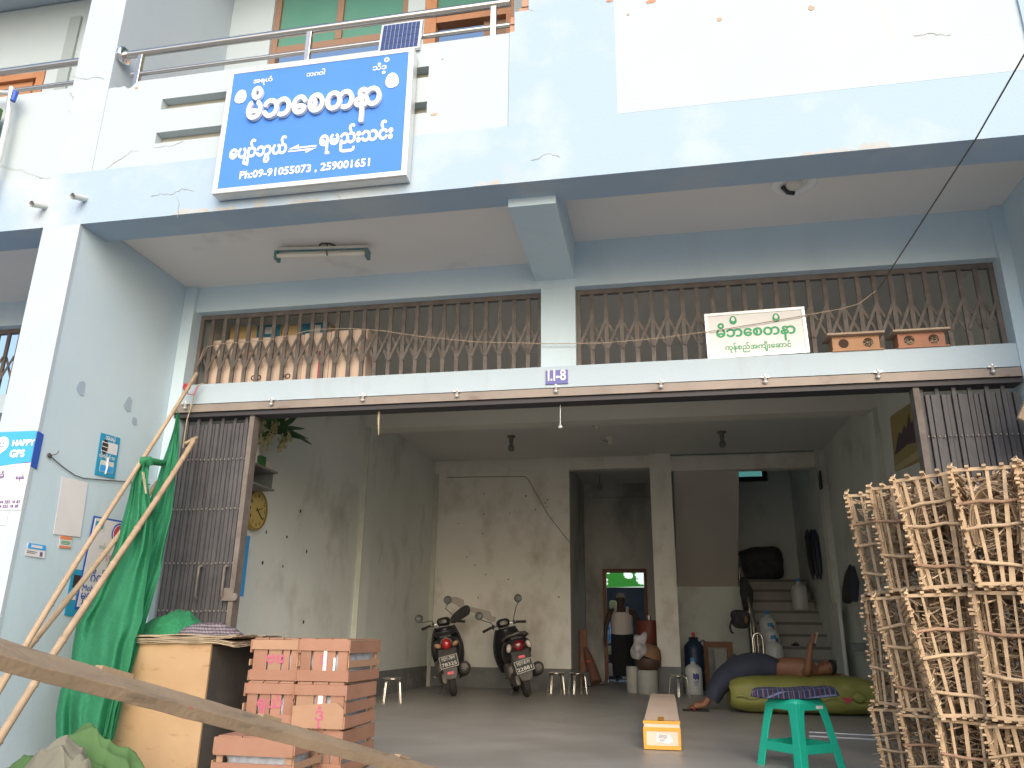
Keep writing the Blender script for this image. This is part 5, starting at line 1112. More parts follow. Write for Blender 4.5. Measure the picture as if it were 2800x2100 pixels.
    q = MB(); q.box(-.045,.045,-.012,.0,-.018,.018,None) if False else q.box(-.045,.045,-.42 if not two else -.345,-.37 if not two else -.30,rz_-.03,rz_+.005); b(q,'reflector','pinkrefl')
    # engine, exhaust, stand
    q = MB(); q.loft([ring((-.10,-.12,.27),.03,.07), ring((-.12,.0,.28),.06,.10), ring((-.12,.25,.30),.07,.10), ring((-.11,.45,.32),.05,.08)]); b(q,'engine_case','engine')
    q = MB(); q.blob((-.13,.20,.40),.10,.20,.13,14,10,e=.6); b(q,'engine_block','engine')
    q = MB(); q.tube([(.13,.42,.22),(.15,.25,.25),(.16,.12,.30)],.02,8); q.tube([(.19,.12,.30),(.20,.02,.325),(.21,-.20,.37),(.213,-.30,.39),(.213,-.315,.392)],[.04,.085,.095,.08,.045],14); q.tube([(.213,-.314,.392),(.213,-.33,.396)],.016,8); b(q,'exhaust','muffler')
    q = MB(); q.tube([(.10,-.01,.28),(.12,-.10,.60)],.018,8); q.tube([(-.10,-.01,.28),(-.12,-.10,.60)],.018,8); b(q,'shock_absorber','engine')
    q = MB(); q.tube([(-.10,.25,.24),(-.22,.30,.04),(-.25,.28,.015)],.012,6); b(q,'side_stand','black')
    q = MB(); q.tube([(-.12,.30,.29),(-.26,.28,.30)],.014,6); b(q,'foot_peg','chrome')
    return t
p1_, p2_ = at(1242,1903,Z=0), at(1443,1906,Z=0)
scooter('black scooter with a hand cover, nearest the left wall, plate ending 78325', (p1_.x,p1_.y,0), math.radians(15), math.radians(-11), math.radians(-10), ('MDY-78W','78325'), False, True)
scooter('black scooter with round mirrors beside the two steel stools, plate ending 22881', (p2_.x,p2_.y,0), math.radians(18), math.radians(-14), math.radians(0), ('MDY-81W','22881'), True, False)

# ================================================================ STOOLS
def steel_stool():
    t = thing('steel_stool', 'x', 'stool', (0,0,0), group='low round steel stools')
    q = MB(); q.lathe([(.001,.312),(.12,.312),(.135,.306),(.135,.292),(.125,.288)], 28, cap=False); q.build('seat', M['inox'], t)
    for k in range(4):
        a = PI/4+k*PI/2; q = MB()
        for off in (-.0095,.0095):
            o = Vector((-math.sin(a),math.cos(a),0))*off; e = Vector((math.cos(a),math.sin(a),0))
            q.tube([e*.07+o+Vector((0,0,.285)), e*.112+o+Vector((0,0,.278)), e*.128+o+Vector((0,0,.25)), e*.155+o+Vector((0,0,.0))], .0075, 8)
        q.build('leg', M['inox'], t)
    return t
ss = steel_stool(); first = True
for px_, py_, rz_, lb in ((1070,1922,.42,'low steel stool beside the fruit crates, in front of the left wall'),(1521,1896,.35,'low steel stool by the scooter, left one of the pair'),(1580,1897,.5,'low steel stool of the pair nearer the dark passage'),(1858,1905,.72,'low steel stool standing against the foot of the white column')):
    p = at(px_,py_,Z=0); o = ss if first else dup(ss, (p.x,p.y,0), (0,0,rz_), lb)
    if first: o.location = (p.x,p.y,0); o.rotation_euler = (0,0,rz_); o['label'] = lb; first = False

# green plastic stool
g = at(2192,2098,Z=0); t = thing('plastic_stool', 'turquoise green plastic stool in front with a plaid cloth on it', 'stool', (g.x,g.y+.03,0), math.radians(38))
Sh, a1, a0 = .455, .140, .212
q = MB(); n = 24
q.loft([[Vector((sg_*1,0,0)) for sg_ in ()] or [Vector((math.copysign(abs(math.cos(2*PI*i/n))**.35,math.cos(2*PI*i/n))*r, math.copysign(abs(math.sin(2*PI*i/n))**.35,math.sin(2*PI*i/n))*r, z)) for i in range(n)] for r, z in ((a1+.012,Sh-.035),(a1+.008,Sh-.012),(a1-.006,Sh),(.02,Sh-.006))]); q.build('seat', M['gstool'], t)
for sx in (-1,1):
    for sy in (-1,1):
        q = MB(); rings = []
        for z in (0,.12,.25,.36,Sh-.03):
            k = z/Sh; r = a0+(a1-a0)*k; w_ = .062+.05*max(0,(k-.6)/.4)**2+.008*(1-k); th = .010
            c = Vector((sx*r, sy*r, z))
            rings.append([c, c+Vector((-sx*w_,0,0)), c+Vector((-sx*w_,-sy*th,0)), c+Vector((-sx*th*1.4,-sy*th*1.4,0)), c+Vector((-sx*th,-sy*w_,0)), c+Vector((0,-sy*w_,0))])
        q.loft(rings, smooth=False); q.build('leg', M['gstool'], t, bevel=.004)
zc = .135; r = a0+(a1-a0)*zc/Sh-.004
for (x0,x1,y0,y1) in ((-r+.05,r-.05,-r-.005,-r+.006),(-r+.05,r-.05,r-.006,r+.005),(-r-.005,-r+.006,-r+.05,r-.05),(r-.006,r+.005,-r+.05,r-.05)):
    q = MB(); q.box(x0,x1,y0,y1,zc-.03,zc+.03); q.build('crossbar', M['gstool'], t, bevel=.003)
for (x0,x1,y0,y1) in ((-a1+.02,a1-.02,-a1-.012,-a1-.002),(-a1+.02,a1-.02,a1+.002,a1+.012),(-a1-.012,-a1-.002,-a1+.02,a1-.02),(a1+.002,a1+.012,-a1+.02,a1-.02)):
    q = MB(); q.box(x0,x1,y0,y1,Sh-.075,Sh-.03); q.build('apron', M['gstool'], t, bevel=.003)
q = MB(); q.box(.04,.105,-a1-.016,-a1-.0125,Sh-.066,Sh-.045); q.build('sticker', M['paper'], t)
c = Vector((g.x-.005,g.y+.02,Sh+.001)); q = MB()
def cloth(s):
    def fn(u, v):
        x, y = (u-.5)*2, (v-.5)*2; ed = (1-abs(x)**6)*(1-abs(y)**4)
        return c + Matrix.Rotation(-.10,3,'Z')@Vector((.30*x*(1+.03*noise.noise(Vector((y*2,0,1)))), .15*y*(1-.15*x*x), (.034 if s else .0)+ (.034*ed*(1+.35*noise.noise(Vector((x*2,y*2,4)))) if s else -.0*ed - .004*(1-ed)) - (.034 if s and ed <= 0 else 0) + .012*x + (.02*x*x) ))
    return fn
q.grid(cloth(True), 28, 16); q.grid(cloth(False), 28, 16)
tag(q.build('plaid_cloth', M['plaid'], world=True, fix=False), 'folded navy plaid cloth lying on the turquoise stool', 'cloth')

# ================================================================ LONG CARTON, RODS
p0, p1 = at(1812,2052,Z=0), at(1808,1902,Z=.20)
fy, fx = p0.y, p0.x; by = 9.3
t = thing('long_carton', 'very long cardboard box with orange tape lying on the warehouse floor', 'box', (fx,fy+1.2,0))
by = at(1812,1897,Z=.215).y; bx_ = at(1812,1897,Z=.215).x; dv = Vector((bx_-fx, by-fy, 0)); ln = dv.length; Rb = Matrix.Rotation(-math.atan2(dv.x,dv.y),3,'Z'); org = (fx,fy,0)
wq, hq = .145, .215
q = MB(); q.box(-wq,wq,.0,ln,.003,hq,Rb,org); q.build('box', M['carton'], t, world=True, bevel=.012)
q = MB(); q.box(-wq-.002,wq+.002,-.002,.02,.005,.035,Rb,org); q.box(-wq-.003,wq+.003,-.004,.03,hq-.075,hq-.045,Rb,org); q.box(-wq-.003,wq+.003,-.004,.05,hq-.02,hq+.003,Rb,org); q.box(-wq-.003,-wq+.022,-.003,.05,.035,hq-.075,Rb,org); q.box(wq-.018,wq+.003,-.003,.05,.035,hq-.075,Rb,org); q.box(-.03,.02,.0,.35,hq,hq+.003,Rb,org); q.build('orange_tape', M['yellowtape'], t, world=True, bevel=.002)
q = MB(); q.box(-.055,.055,-.0065,-.004,.055,.12,Rb@Matrix.Rotation(.12,3,'Y'),org); q.build('address_label', M['paper'], t, world=True)
q = MB(); q.box(.03,.085,-.0075,-.005,.06,.09,Rb,org); q.build('address_label', M['paper'], t, world=True)
letters('lettering','KJIH',.022,M['ink'],t,Vector(org)+Rb@Vector((0,-.0075,.068)))
for z_ in (.09,.10,.11): q = MB(); q.box(-.04,.03,-.0075,-.0066,z_,z_+.0035,Rb@Matrix.Rotation(.12,3,'Y'),org); q.build('printed_line', M['ink'], t, world=True)
for (py_a, py_b, lb) in ((2002,2010,'upper of two thin grey rods lying on the floor behind the turquoise stool'),(2013,2021,'lower of two thin grey rods lying on the floor behind the turquoise stool')):
    q = MB(); a, b_ = at(2212,py_a,Z=.008), at(2420,py_b+3,Z=.008); q.tube([a,b_],.011,8); tag(q.build('floor_rod', M['steelrod'], world=True), lb, 'rod', 'rods on the floor')

# ================================================================ SACK AND THE MAN LYING ON IT
sx0, sx1 = .72, 2.42; sy0, sy1 = 10.35, 11.25; sz = .44
t = thing('big_sack', 'large stuffed olive yellow sack lying on the floor under the sleeping man', 'sack', (1.5,10.8,0))
def sackring(u, n=40):
    x = sx0+(sx1-sx0)*u; k = (1-abs(2*u-1)**5)**.5 if 0 < u < 1 else .05; k = max(k,.08); out = []
    for i in range(n):
        a = 2*PI*i/n; sg = lambda v: math.copysign(abs(v)**.62, v)
        yy = (sy1-sy0)/2*sg(math.cos(a))*(.80+.2*k); zz = sz/2*(1-.38*(1-k))*sg(math.sin(a))
        d_ = 1+.035*noise.noise(Vector((x*4,a*1.5,1)))+.045*noise.noise(Vector((x*7,a*2.5,3)))+.03*abs(noise.noise(Vector((x*13+a*5,a*2,9))))
        seam = -.05*math.exp(-((zz+.02)/.022)**2)*(1 if yy < 0 else 0)
        out.append(Vector((x + .02*noise.noise(Vector((a*2,u*3,5))), (sy0+sy1)/2+yy*d_-seam, max(.004, sz/2+zz*d_))))
    return out
q = MB(); q.loft([sackring(i/44) for i in range(45)]); sk = q.build('sack_body', M['sack'], t, world=True)
q = MB(); pts = [(sx0+.05+(sx1-sx0-.1)*i/30, sy0-.005+.012*math.sin(i*2.1), sz/2-.03+.02*math.sin(i*1.3)) for i in range(31)]; q.tube(pts,[.010+.006*abs(math.sin(i*1.7)) for i in range(31)],7); q.build('stitched_seam', M['sack'], t, world=True)
c = Vector((2.02,sy0-.02,sz/2-.03)); q = MB(); q.prism([c+Vector(p) for p in ((-.06,0,.02),(.07,0,.025),(.01,0,-.05))], (0,-1,0), .006); q.build('red_tag', M['redplastic'], t, world=True)
q = MB(); q.blob(c+Vector((.14,.01,.03)),.07,.04,.06,14,10,nz=.3,ns=14); q.build('tied_corner', M['sack'], t, world=True)

py_ = 10.72; zb = sz+.09
t = thing('person', 'shirtless man in a navy longyi lying on the olive sack, one arm raised', 'person', (1.4,py_,sz))
def L(px, py, y=py_): return at(px, py, Y=y)
J = {'pel':(L(2080,1822),.14),'wai':(L(2130,1826),.125),'che':(L(2196,1824),.155),'che2':(L(2214,1828),.13),'nec':(L(2237,1836),.052),'hb':(L(2248,1830),.068),'hm':(L(2264,1825),.092),'ht':(L(2280,1828),.082),
     'shn':(L(2207,1838,py_-.15),.062),'eln':(L(2208,1838,py_-.24)+Vector((0,0,.0)),.046),'el2':(L(2211,1806,py_-.25),.043),'wrn':(L(2216,1768,py_-.24),.030),'pal':(L(2219,1752,py_-.24),.036),
     'shf':(L(2212,1822,py_+.15),.06),'elf':(L(2265,1852,py_+.30),.042),'wrf':(L(2305,1848,py_+.12),.03)}
toes = []
for k, (dy, ft) in enumerate(((-.10,(1888,1938)),(.10,(1893,1925)))):
    F = L(ft[0],ft[1],py_+dy-.05); F.z = .055; hl = L(1925,1936,py_+dy); hl.z = .07
    J['th%d'%k] = (L(2022,1838,py_+dy*.7),.08); J['kn%d'%k] = (L(1966,1868,py_+dy*.7),.048); J['sh%d'%k] = (L(1938,1908,py_+dy*.8),.044); J['he%d'%k] = (hl,.042); J['mi%d'%k] = (hl.lerp(F,.5)+Vector((0,0,.005)),.038); J['ba%d'%k] = (hl.lerp(F,.85)-Vector((0,0,.008)),.036)
    toes.append((hl, F, k))
LEGS = [e for k in (0,1) for e in (('pel','th%d'%k),('th%d'%k,'kn%d'%k),('kn%d'%k,'sh%d'%k),('sh%d'%k,'he%d'%k),('he%d'%k,'mi%d'%k),('mi%d'%k,'ba%d'%k))]
q = skin('body', J, [('pel','wai'),('wai','che'),('che','che2'),('che2','nec'),('nec','hb'),('hb','hm'),('hm','ht'),('che','shn'),('shn','eln'),('eln','el2'),('el2','wrn'),('wrn','pal'),('che','shf'),('shf','elf'),('elf','wrf')]+LEGS, None, t)
for hl, F, k in toes:
    bd = (F-hl).normalized(); sd_ = bd.cross(Vector((0,0,1)))
    for i in range(5): b0 = hl.lerp(F,.85)+sd_*(-.034+.017*i)-Vector((0,0,.012)); q.tube([b0,b0+bd*(.052-.006*abs(i-(.5 if k else 3.5)))],[.012,.009],7)
pal = J['pal'][0]
# raised hand: four fingers curled round the phone, thumb on the near side
for k in range(4):
    o = Vector((.012-.016*k*.2, -.028+.019*k, .02)); l_ = (.034,.04,.043,.036)[k]
    b0 = pal+o; q.tube([b0-Vector((0,0,.03)), b0+Vector((.004,0,l_)), b0+Vector((.026,0,l_+.022)), b0+Vector((.048,0,l_+.012))],[.0105,.0095,.0088,.0065],7)
q.tube([pal+Vector((.0,-.03,-.01)),pal+Vector((.024,-.036,.018)),pal+Vector((.05,-.026,.03))],[.012,.010,.007],7)
# far hand behind the head
wf = J['wrf'][0]
for k in range(4): q.tube([wf, wf+Vector((.05,-.03+.02*k,-.005)), wf+Vector((.10,-.035+.024*k,-.02))],[.012,.0095,.007],6)
q.tube([wf, wf+Vector((.03,-.05,-.005)), wf+Vector((.06,-.06,-.012))],[.012,.01,.007],6)
# face: turned up and toward the camera: nose, brow, lips, chin, ear
hd = J['hm'][0]
q.blob(hd+Vector((-.035,-.035,.075)),.016,.014,.022,10,8); q.blob(hd+Vector((-.072,-.03,.062)),.016,.020,.009,10,6); q.blob(hd+Vector((-.095,-.025,.035)),.026,.03,.022,10,8)
q.blob(hd+Vector((-.005,-.055,.066)),.012,.012,.008,8,6); q.blob(hd+Vector((.0,-.095,.0)),.012,.010,.030,10,8); q.blob(hd+Vector((-.005,-.02,.075)),.012,.028,.010,10,6)
bo = q.build('body', M['skin'], t, world=True)
q = MB(); q.blob(hd+Vector((.045,.012,.005)),.062,.088,.088,20,14); q.build('hair', M['hair'], t, world=True)
q = MB(); q.blob(hd+Vector((-.006,-.062,.060)),.008,.006,.004,8,5); q.build('eye', M['hair'], t, world=True)
# longyi: one continuous skirt from the waist over the hips and knees, hanging over the sack end
def lring(c, ax, w_, h_, n=22):
    ax = Vector(ax).normalized(); s = ax.cross(Vector((0,1,0))).normalized(); return [Vector(c)+s*h_*math.sin(2*PI*i/n)*(1+.05*math.sin(7*i+c[0]*9))+Vector((0,1,0))*w_*math.cos(2*PI*i/n) for i in range(n)]
q = MB(); path = [(L(2118,1828),.18,.135),(L(2098,1824),.20,.155),(L(2070,1820),.21,.165),(L(2040,1824),.21,.165),(L(2010,1836),.20,.16),(L(1984,1852),.19,.145),(L(1970,1865),.17,.13),(L(1955,1890),.16,.115),(L(1944,1912),.15,.10)]
rg = []
for i, (c, w_, h_) in enumerate(path):
    a, b_ = path[max(0,i-1)][0], path[min(len(path)-1,i+1)][0]; rg.append(lring(c, b_-a, w_, h_))
q.loft(rg); q.build('longyi', M['longyi'], t, world=True, sub=1)
q = MB(); q.blob(L(2118,1806)+Vector((-.02,-.06,.0)),.07,.06,.035,14,10,nz=.3,ns=18); q.build('waist_knot', M['longyi'], t, world=True)
p = at(1905,1944,Z=0); t = thing('sandals', 'pair of flat sandals with red straps under the lying man\'s feet', 'sandals', (p.x,p.y,0))
for dy in (-.06,.10):
    q = MB(); q.loft([[Vector((p.x+x, p.y+dy+w_*math.cos(2*PI*i/14)*1.0, .006+.008*math.sin(2*PI*i/14))) for i in range(14)] for x, w_ in ((-.17,.02),(-.14,.045),(-.05,.05),(.06,.038),(.12,.04),(.15,.02))]); q.build('sole', M['rubber'], t, world=True)
    q = MB(); q.tube([(p.x-.02,p.y+dy-.05,.02),(p.x-.08,p.y+dy,.045),(p.x-.02,p.y+dy+.05,.02)],.010,7); q.build('strap', M['redplastic'], t, world=True)
ph = pal+Vector((.055,0,.035)); q = MB(); q.box(-.006,.006,-.04,.04,-.07,.07,Matrix.Rotation(.35,3,'Y'),ph); tag(q.build('mobile_phone', M['straw'], world=True, bevel=.003), 'pale patterned mobile phone in the lying man\'s raised hand', 'phone')
c = L(2012,1800,py_+.42); heap('black_bag', 'black crumpled bag behind the lying man\'s hips', 'bag', (c.x,c.y,.30), .22,.16,.34, M['cloth_dark'], 8.1, .4, 5, 32, 20)

# ================================================================ THE MAN IN THE REAR DOOR
mp = at(1690,1864,Z=0); mx, my = mp.x+.13, 16.55
sc_ = 1.0
t = thing('person', 'man in a white tank top and dark trousers standing in the rear doorway', 'person', (mx,my,0))
V = lambda x,y,z: Vector((mx+x*1.17, my+y*1.1, z))
J = {'pel':(V(0,0,.92),.145),'bel':(V(0,-.02,1.06),.155),'che':(V(0,0,1.27),.165),'ne':(V(-.01,0,1.43),.060),'jaw':(V(-.01,-.01,1.50),.07),'hd':(V(-.01,0,1.59),.095),'top':(V(-.01,.01,1.67),.082),
     'sl':(V(-.20,0,1.36),.068),'el':(V(-.27,.02,1.08),.05),'wl':(V(-.29,-.03,.84),.035),'pl':(V(-.295,-.045,.76),.035),'kl':(V(-.10,0,.48),.075),'al':(V(-.10,.02,.10),.046),'tl':(V(-.10,-.16,.038),.032),'kr':(V(.10,0,.48),.075),'ar':(V(.10,.02,.10),.046),'tr':(V(.10,-.16,.038),.032),'sr':(V(.20,0,1.36),.068),'er':(V(.29,.03,1.10),.05),'wr':(V(.27,-.02,.87),.035),'pr':(V(.26,-.04,.79),.035)}
q = skin('body', J, [('pel','bel'),('bel','che'),('che','ne'),('ne','jaw'),('jaw','hd'),('hd','top'),('che','sl'),('sl','el'),('el','wl'),('wl','pl'),('che','sr'),('sr','er'),('er','wr'),('wr','pr'),('pel','kl'),('kl','al'),('al','tl'),('pel','kr'),('kr','ar'),('ar','tr')], None, t)
for s, pk in ((-1,'pl'),(1,'pr')):
    b0 = J[pk][0]
    for k in range(4): q.tube([b0+Vector((0,-.03+.018*k,-.015)), b0+Vector((-s*.006,-.034+.02*k,-.065)), b0+Vector((-s*.018,-.034+.02*k,-.10+.008*abs(k-1)))],[.011,.0095,.007],6)
    q.tube([b0+Vector((0,-.03,.01)), b0+Vector((-s*.01,-.055,-.03)), b0+Vector((-s*.014,-.055,-.06))],[.012,.01,.008],6)
hd = J['hd'][0]; q.blob(hd+Vector((0,-.105,-.015)),.017,.022,.028,10,8); q.blob(hd+Vector((0,-.085,-.065)),.028,.02,.009,10,6); q.blob(hd+Vector((-.095,.0,-.01)),.012,.022,.032,8,8); q.blob(hd+Vector((.095,0,-.01)),.012,.022,.032,8,8)
for s in (-1,1): q.blob(hd+Vector((s*.035,-.088,.012)),.016,.012,.009,8,6)
q.build('body', M['shadeskin'], t, world=True)
q = MB(); q.blob(hd+Vector((0,.02,.045)),.098,.100,.085,20,12); q.build('hair', M['grey_hair'], t, world=True)
def oring(z, w_, d_, x=0, n=24, y=0): return [V(x+w_*math.cos(2*PI*i/n), y+d_*math.sin(2*PI*i/n), z) for i in range(n)]
q = MB(); q.loft([oring(.90,.185,.165),oring(1.0,.19,.175),oring(1.12,.185,.175),oring(1.25,.182,.165),oring(1.33,.165,.14)], cap=False); q.tube([V(-.10,-.13,1.32),V(-.10,-.06,1.425),V(-.10,.06,1.42),V(-.10,.12,1.32)],.028,8); q.tube([V(.10,-.13,1.32),V(.10,-.06,1.425),V(.10,.06,1.42),V(.10,.12,1.32)],.028,8); q.build('tank_top', M['vest'], t, world=True)
q = MB(); q.loft([oring(.975,.175,.155),oring(.90,.19,.165),oring(.78,.20,.16),oring(.45,.19,.14),oring(.12,.175,.13)]); q.build('trousers', M['trousers'], t, world=True)

# ================================================================ BY THE DOOR AND THE COLUMN
p = at(1762,1897,Z=0)
t = thing('cement_pail', 'round grey cement pail under the basins, left of the white column', 'pail', (p.x+.06,p.y,0), group='grey pails by the column')
q = MB(); q.lathe([(.15,0),(.165,.05),(.165,.34),(.155,.36),(.13,.35)], 24); q.build('drum_body', M['pail'], t)
o = dup(t, (p.x-.17,p.y+.15,0), None, 'narrow grey cement pail half hidden behind the wider one'); o.scale = (.7,.7,1.13)
t = thing('basin', 'dark brown basin stacked on the grey pail', 'basin', (p.x+.08,p.y+.02,.361)); q = MB(); q.lathe([(.14,0),(.20,.06),(.205,.16),(.19,.19),(.16,.18)], 26); q.build('bowl', M['pot_dark'], t)
t = thing('basin', 'tan basin tilted on top of the dark brown one', 'basin', (p.x+.09,p.y+.02,.552), rot=(0,.30,0)); q = MB(); q.lathe([(.20,-.0),(.205,.03),(.15,.16),(.10,.20),(.0,.20)], 26); q.build('bowl', M['pot_brown'], t)
c = at(1748,1768,Y=p.y-.12); q = MB(); q.blob(c,.12,.10,.20,22,16,Matrix.Rotation(.35,3,'Y'),nz=.5,ns=9); tag(q.build('plastic_bag', mat('crinkled_bag', (.50,.50,.52), .35, c2=(.30,.30,.33), ns=14, bump=.6, bs=25), world=True), 'crinkled translucent plastic bag resting on the basins', 'bag')
t = thing('tin_drum', 'rusty red tin with a metal cup on top, in front of the rear door', 'tin', (p.x+.08,14.5,0)); q = MB(); q.lathe([(.20,.75),(.21,.78),(.21,1.12),(.20,1.14),(.0,1.14)],24); q.build('red_tin', M['pot_red'], t); q = MB(); q.lathe([(.19,0),(.19,.75)],20); q.build('dark_stand', M['black'], t)
q = MB(); q.lathe([(.035,1.14),(.04,1.22)],14,(.02,-.05,0)); q.build('cup', M['inox'], t)
# broom and boards in the passage
t = thing('broom', 'reddish broom leaning in the dark passage corner', 'broom', (-1.43,15.2,0)); a, b_ = at(1570,1690,Y=15.6), at(1600,1772,Y=15.2); q = MB(); q.tube([a,b_],.014,8); q.build('handle', M['pot_dark'], t, world=True)
q = MB(); c0 = at(1606,1790,Y=15.2); c1 = at(1630,1866,Y=15.0); q.tube([at(1600,1770,Y=15.2),c0,c0.lerp(c1,.6),c1],[.03,.07,.10,.11],12); q.build('bristles', M['broom'], t, world=True)
q = MB(); q.tube([c0.lerp(c1,.25)-Vector((.10,0,-.02)),c0.lerp(c1,.25)+Vector((0,-.11,0)),c0.lerp(c1,.25)+Vector((.10,0,.02))],.012,6); q.build('binding', M['redplastic'], t, world=True)
q = MB(); q.box(-1.60,-1.47,15.2,15.28,0,.98); tag(q.build('brown_board', M['doorwood'], world=True), 'upright brown board leaning at the passage wall', 'board')
q = MB(); q.box(-1.52,-1.38,15.0,15.14,0,.26); tag(q.build('blue_box', M['drum'], world=True, bevel=.01), 'small dark blue box on the floor behind the steel stools', 'box')
for px_, lb in ((1644,'bright metal plate lying on the floor nearer the stools'),(1664,'bright metal plate lying on the floor nearer the doorway')):
    pp = at(px_,1869 if px_ < 1650 else 1863,Z=.01); q = MB(); q.lathe([(.10,0),(.13,.012),(.125,.012),(.09,.004)],20,(pp.x,pp.y,.003)); tag(q.build('metal_plate', M['inox'], world=True), lb, 'plate', 'metal plates on the floor')
# drum, jugs
pd = at(1880,1878,Z=0); t = thing('water_drum', 'dark blue water drum behind the white bottle, beside the column', 'drum', (.44,14.5,0))
q = MB(); q.lathe([(.15,0),(.165,.04),(.165,.28),(.158,.31),(.165,.34),(.165,.54),(.158,.57),(.165,.60),(.16,.72),(.10,.80),(.08,.81),(.08,.87),(.0,.87)],28); q.build('drum_body', M['drum'], t)
q = MB(); q.lathe([(.03,.87),(.03,.94),(.025,.95)],12); q.build('pink_cap', M['redplastic'], t); q = MB(); q.tube([(.10,0,.78),(.17,0,.82),(.20,0,.79)],.012,8); q.build('tap', M['drum'], t)
def jug():
    t = thing('water_bottle', 'x', 'bottle', (0,0,0), group='large white water bottles')
    q = MB(); q.lathe([(.12,0),(.135,.015),(.137,.05),(.133,.12),(.137,.20),(.137,.34),(.125,.40),(.08,.445),(.045,.46),(.038,.47),(.038,.50)],26); q.build('bottle_body', M['jug'], t)
    q = MB(); q.lathe([(.041,.495),(.041,.545),(.036,.555)],16); q.build('cap', M['cap_blue'], t)
    q = MB(); q.grid(lambda u,v: Vector((.1385*math.sin(-.1+u*.75), -.1385*math.cos(-.1+u*.75), .235+.085*v+.012*math.sin(u*14))), 10, 3)
    for k in range(4): q.grid(lambda u,v,k=k: Vector((.1385*math.sin(-.06+u*(.62-.06*k)), -.1385*math.cos(-.06+u*(.62-.06*k)), .205-.02*k+.008*v)), 8, 1)
    q.build('blue_print', M['jug_print'], t, fix=False); return t
jg = jug(); pj = at(1894,1892,Z=0)
jg.location = (pj.x+.01,13.55,0); jg['label'] = 'white water bottle with blue printing standing beside the white column'
for px_, py_, y_, lb in ((2097,1738,14.15,'white water bottle on the stairs just right of the handrail, with blue print'),(2092,1768,13.95,'water bottle on the stairs in front of the printed one, pale blue cap'),(2096,1804,13.65,'lowest water bottle on the stairs behind the lying man'),(2195,1703,14.95,'water bottle standing alone at the right of the stairs')):
    pz = at(px_,py_,Y=y_); o = dup(jg, (pz.x,y_, pz.z), (0,0,rnd.uniform(-.4,.6) if 'print' in lb else 2.6), lb)
# the jugs stand on real steps: drop them to the tread they are over
for o in [o for o in COL.objects if o.name.startswith('water_bottle.')]:
    k = max(0, min(8, int((o.location.y-13.2)/.28))); o.location.z = .16+.196*k+.001; o.location.y = 13.2+.28*k+.14
    o.location.x = max(o.location.x, 1.66)
t = thing('framed_board', 'wooden frame with a white panel leaning behind the drum', 'board', (.95,14.9,0))
q = MB(); q.box(.62,.70,14.9,14.94,0,.80); q.box(1.02,1.12,14.9,14.94,0,.80); q.box(.70,1.02,14.9,14.94,.70,.80); q.build('frame', M['doorwood'], t, world=True); q = MB(); q.box(.80,1.0,14.86,14.88,.12,.68); q.build('white_panel', M['pail'], t, world=True)
t = thing('backpack', 'dark backpack hanging from the stair handrail with a loose strap', 'bag', at(2025,1690,Y=13.9)); c = at(2026,1692,Y=13.85)
q = MB(); q.blob(c,.16,.10,.15,20,14,e=.8,nz=.2,ns=6); q.build('bag_body', M['cloth_dark'], t, world=True); q = MB(); q.tube([at(2010,1682,Y=13.8),at(2000,1698,Y=13.75),at(1996,1715,Y=13.75),at(2000,1728,Y=13.75),at(2006,1732,Y=13.75)],.016,7); q.build('strap', M['cloth_dark'], t, world=True)
q = MB(); q.blob(at(2040,1695,Y=13.72),.03,.02,.06,12,8); q.build('pocket', M['pot_brown'], t, world=True)
q = MB(); a = at(2032,1580,Y=14.9); q.tube([a,a+Vector((.03,-.1,-.25)),a+Vector((.02,-.2,-.55))],[.06,.12,.08],10); tag(q.build('dark_cloth', M['cloth_dark'], world=True), 'dark cloth draped over the upper part of the stair handrail', 'cloth')
c = at(2072,1550,Y=16.35); q = MB(); q.blob((c.x,16.35,1.93+.31),.47,.30,.33,24,16,Matrix.Rotation(-.16,3,'Y'),e=.55,nz=.15,ns=4); tag(q.build('black_sack', M['cloth_dark'], world=True), 'big black sack on the stair landing', 'sack')
for dx, lb in ((0,'dark sandals on the stair tread, left one'),(.25,'dark sandals on the stair tread, right one')):
    zz = .16+.196*3; q = MB(); q.blob((2.06+dx,14.12,zz+.02),.07,.10,.018,14,8); q.tube([(2.02+dx,14.08,zz+.03),(2.06+dx,14.02,zz+.06),(2.10+dx,14.08,zz+.03)],.01,6); tag(q.build('sandal', M['cloth_dark'], world=True), lb, 'sandal', 'sandals on the stairs')

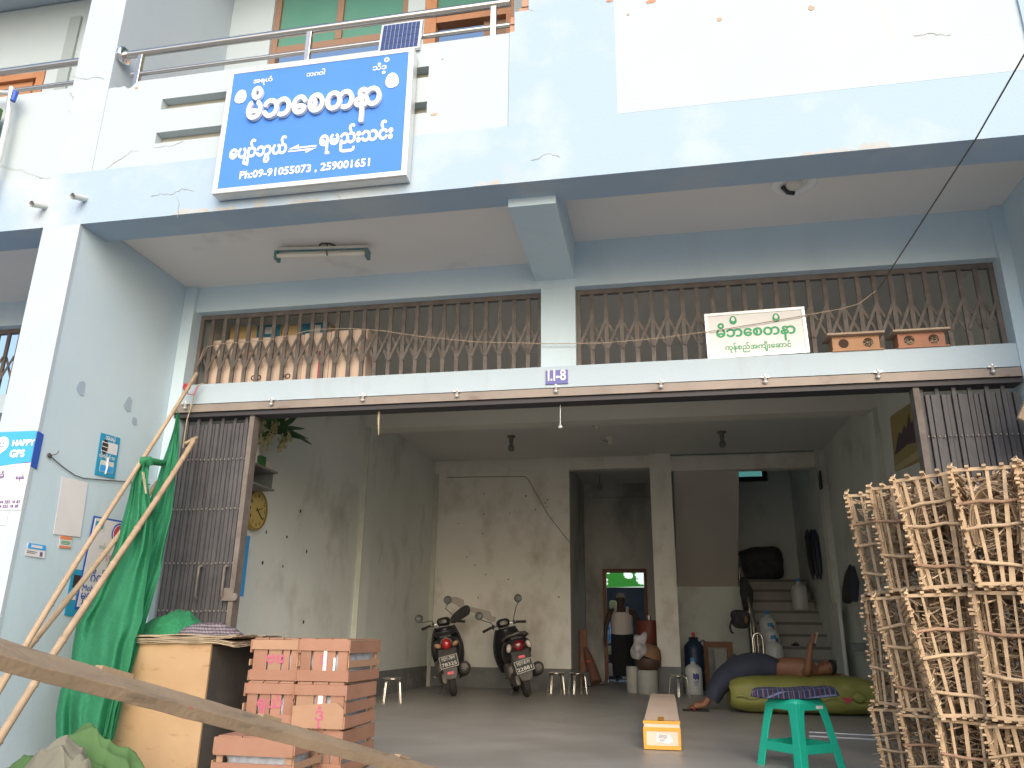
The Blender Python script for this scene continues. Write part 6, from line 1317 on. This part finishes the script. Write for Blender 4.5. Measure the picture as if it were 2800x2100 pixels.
# ================================================================ THE YARD BEHIND THE DOOR
q = MB(); hol = [(.04,.55,.05,.12),(.10,.35,.04,.08),(.17,.75,.02,.06),(.58,.75,.06,.26),(.52,.85,.05,.12),(.62,.55,.05,.12),(.92,.62,.11,.42),(.90,.30,.09,.16),(.82,.30,.03,.05),(.05,.20,.06,.12)]
zA0, zA1 = at(1710,1603,Y=18.2).z, at(1710,1556,Y=18.2).z
q.grid(lambda u,v: Vector((-1.7+1.6*u, 18.2+.12*math.sin(u*7), zA0-.02*math.sin(u*PI)+v*(zA1+.3-zA0))), 70, 34, skip=lambda u,v: any(((u-(.17+.66*a))/(b_*1.0))**2+((v*1.55-b)/(c_*1.3))**2 < 1+.6*noise.noise(Vector((u*30,v*14,0))) for a, b, b_, c_ in hol))
aw = mat('green_awning_cloth', (.10,.55,.05), .6, c2=(.15,.62,.08), ns=3); nt = aw.node_tree; tr = nt.nodes.new('ShaderNodeBsdfTranslucent'); tr.inputs[0].default_value = (.16,.75,.08,1); mx_ = nt.nodes.new('ShaderNodeMixShader'); mx_.inputs[0].default_value = .6
nt.links.new(nt.nodes['Principled BSDF'].outputs[0], mx_.inputs[1]); nt.links.new(tr.outputs[0], mx_.inputs[2]); nt.links.new(mx_.outputs[0], nt.nodes['Material Output'].inputs[0])
tag(q.build('green_awning', aw, world=True, fix=False), 'torn bright green awning seen through the top of the rear doorway', 'awning')
q = MB(); q.box(-2.2,.5,18.9,19.0,-.06,at(1710,1606,Y=18.9).z); tag(q.build('yard_wall', M['yardwall'], world=True), 'dark wall of the back yard seen behind the man in the doorway', 'wall')
def yard(name, lb, cat, px0, px1, py0, py1, y, mt, nz=.15):
    a, b_ = at(px0,py0,Y=y), at(px1,py1,Y=y); q = MB(); q.blob((a+b_)/2, abs(b_.x-a.x)/2, .06, abs(a.z-b_.z)/2, 16, 12, e=.6, nz=nz, ns=6); tag(q.build(name, mt, world=True), lb, cat)
yard('hanging_shirt','pale yellow shirt hanging behind the man in the doorway','shirt',1666,1688,1642,1667,18.1,M['shirt_y'])
yard('green_cloth','green cloth hanging under the yellow shirt in the back yard','cloth',1664,1678,1667,1690,18.0,M['leaf'])
yard('blue_bottle','bright blue and white bag beside the door post in the yard','bag',1661,1671,1688,1760,17.6,mat('blue_white_bag',(.15,.40,.75),.6,c2=(.8,.8,.8),ns=9,lo=.45,hi=.55))
yard('yellow_bundle','yellowish bundle low in the yard by the left door post','bundle',1662,1676,1765,1790,17.5,M['flower'])
yard('dark_bundle','dark round bundle in the yard behind the standing man\'s leg','bundle',1662,1684,1780,1812,17.6,M['cloth_dark'])
yard('white_bag','pale bag on the yard ground behind the standing man\'s feet','bag',1662,1682,1815,1850,17.5,M['straw'],.3)
yard('pale_box','pale box on the yard ground right of the standing man\'s feet','box',1700,1722,1838,1858,17.5,M['vase'],.05)
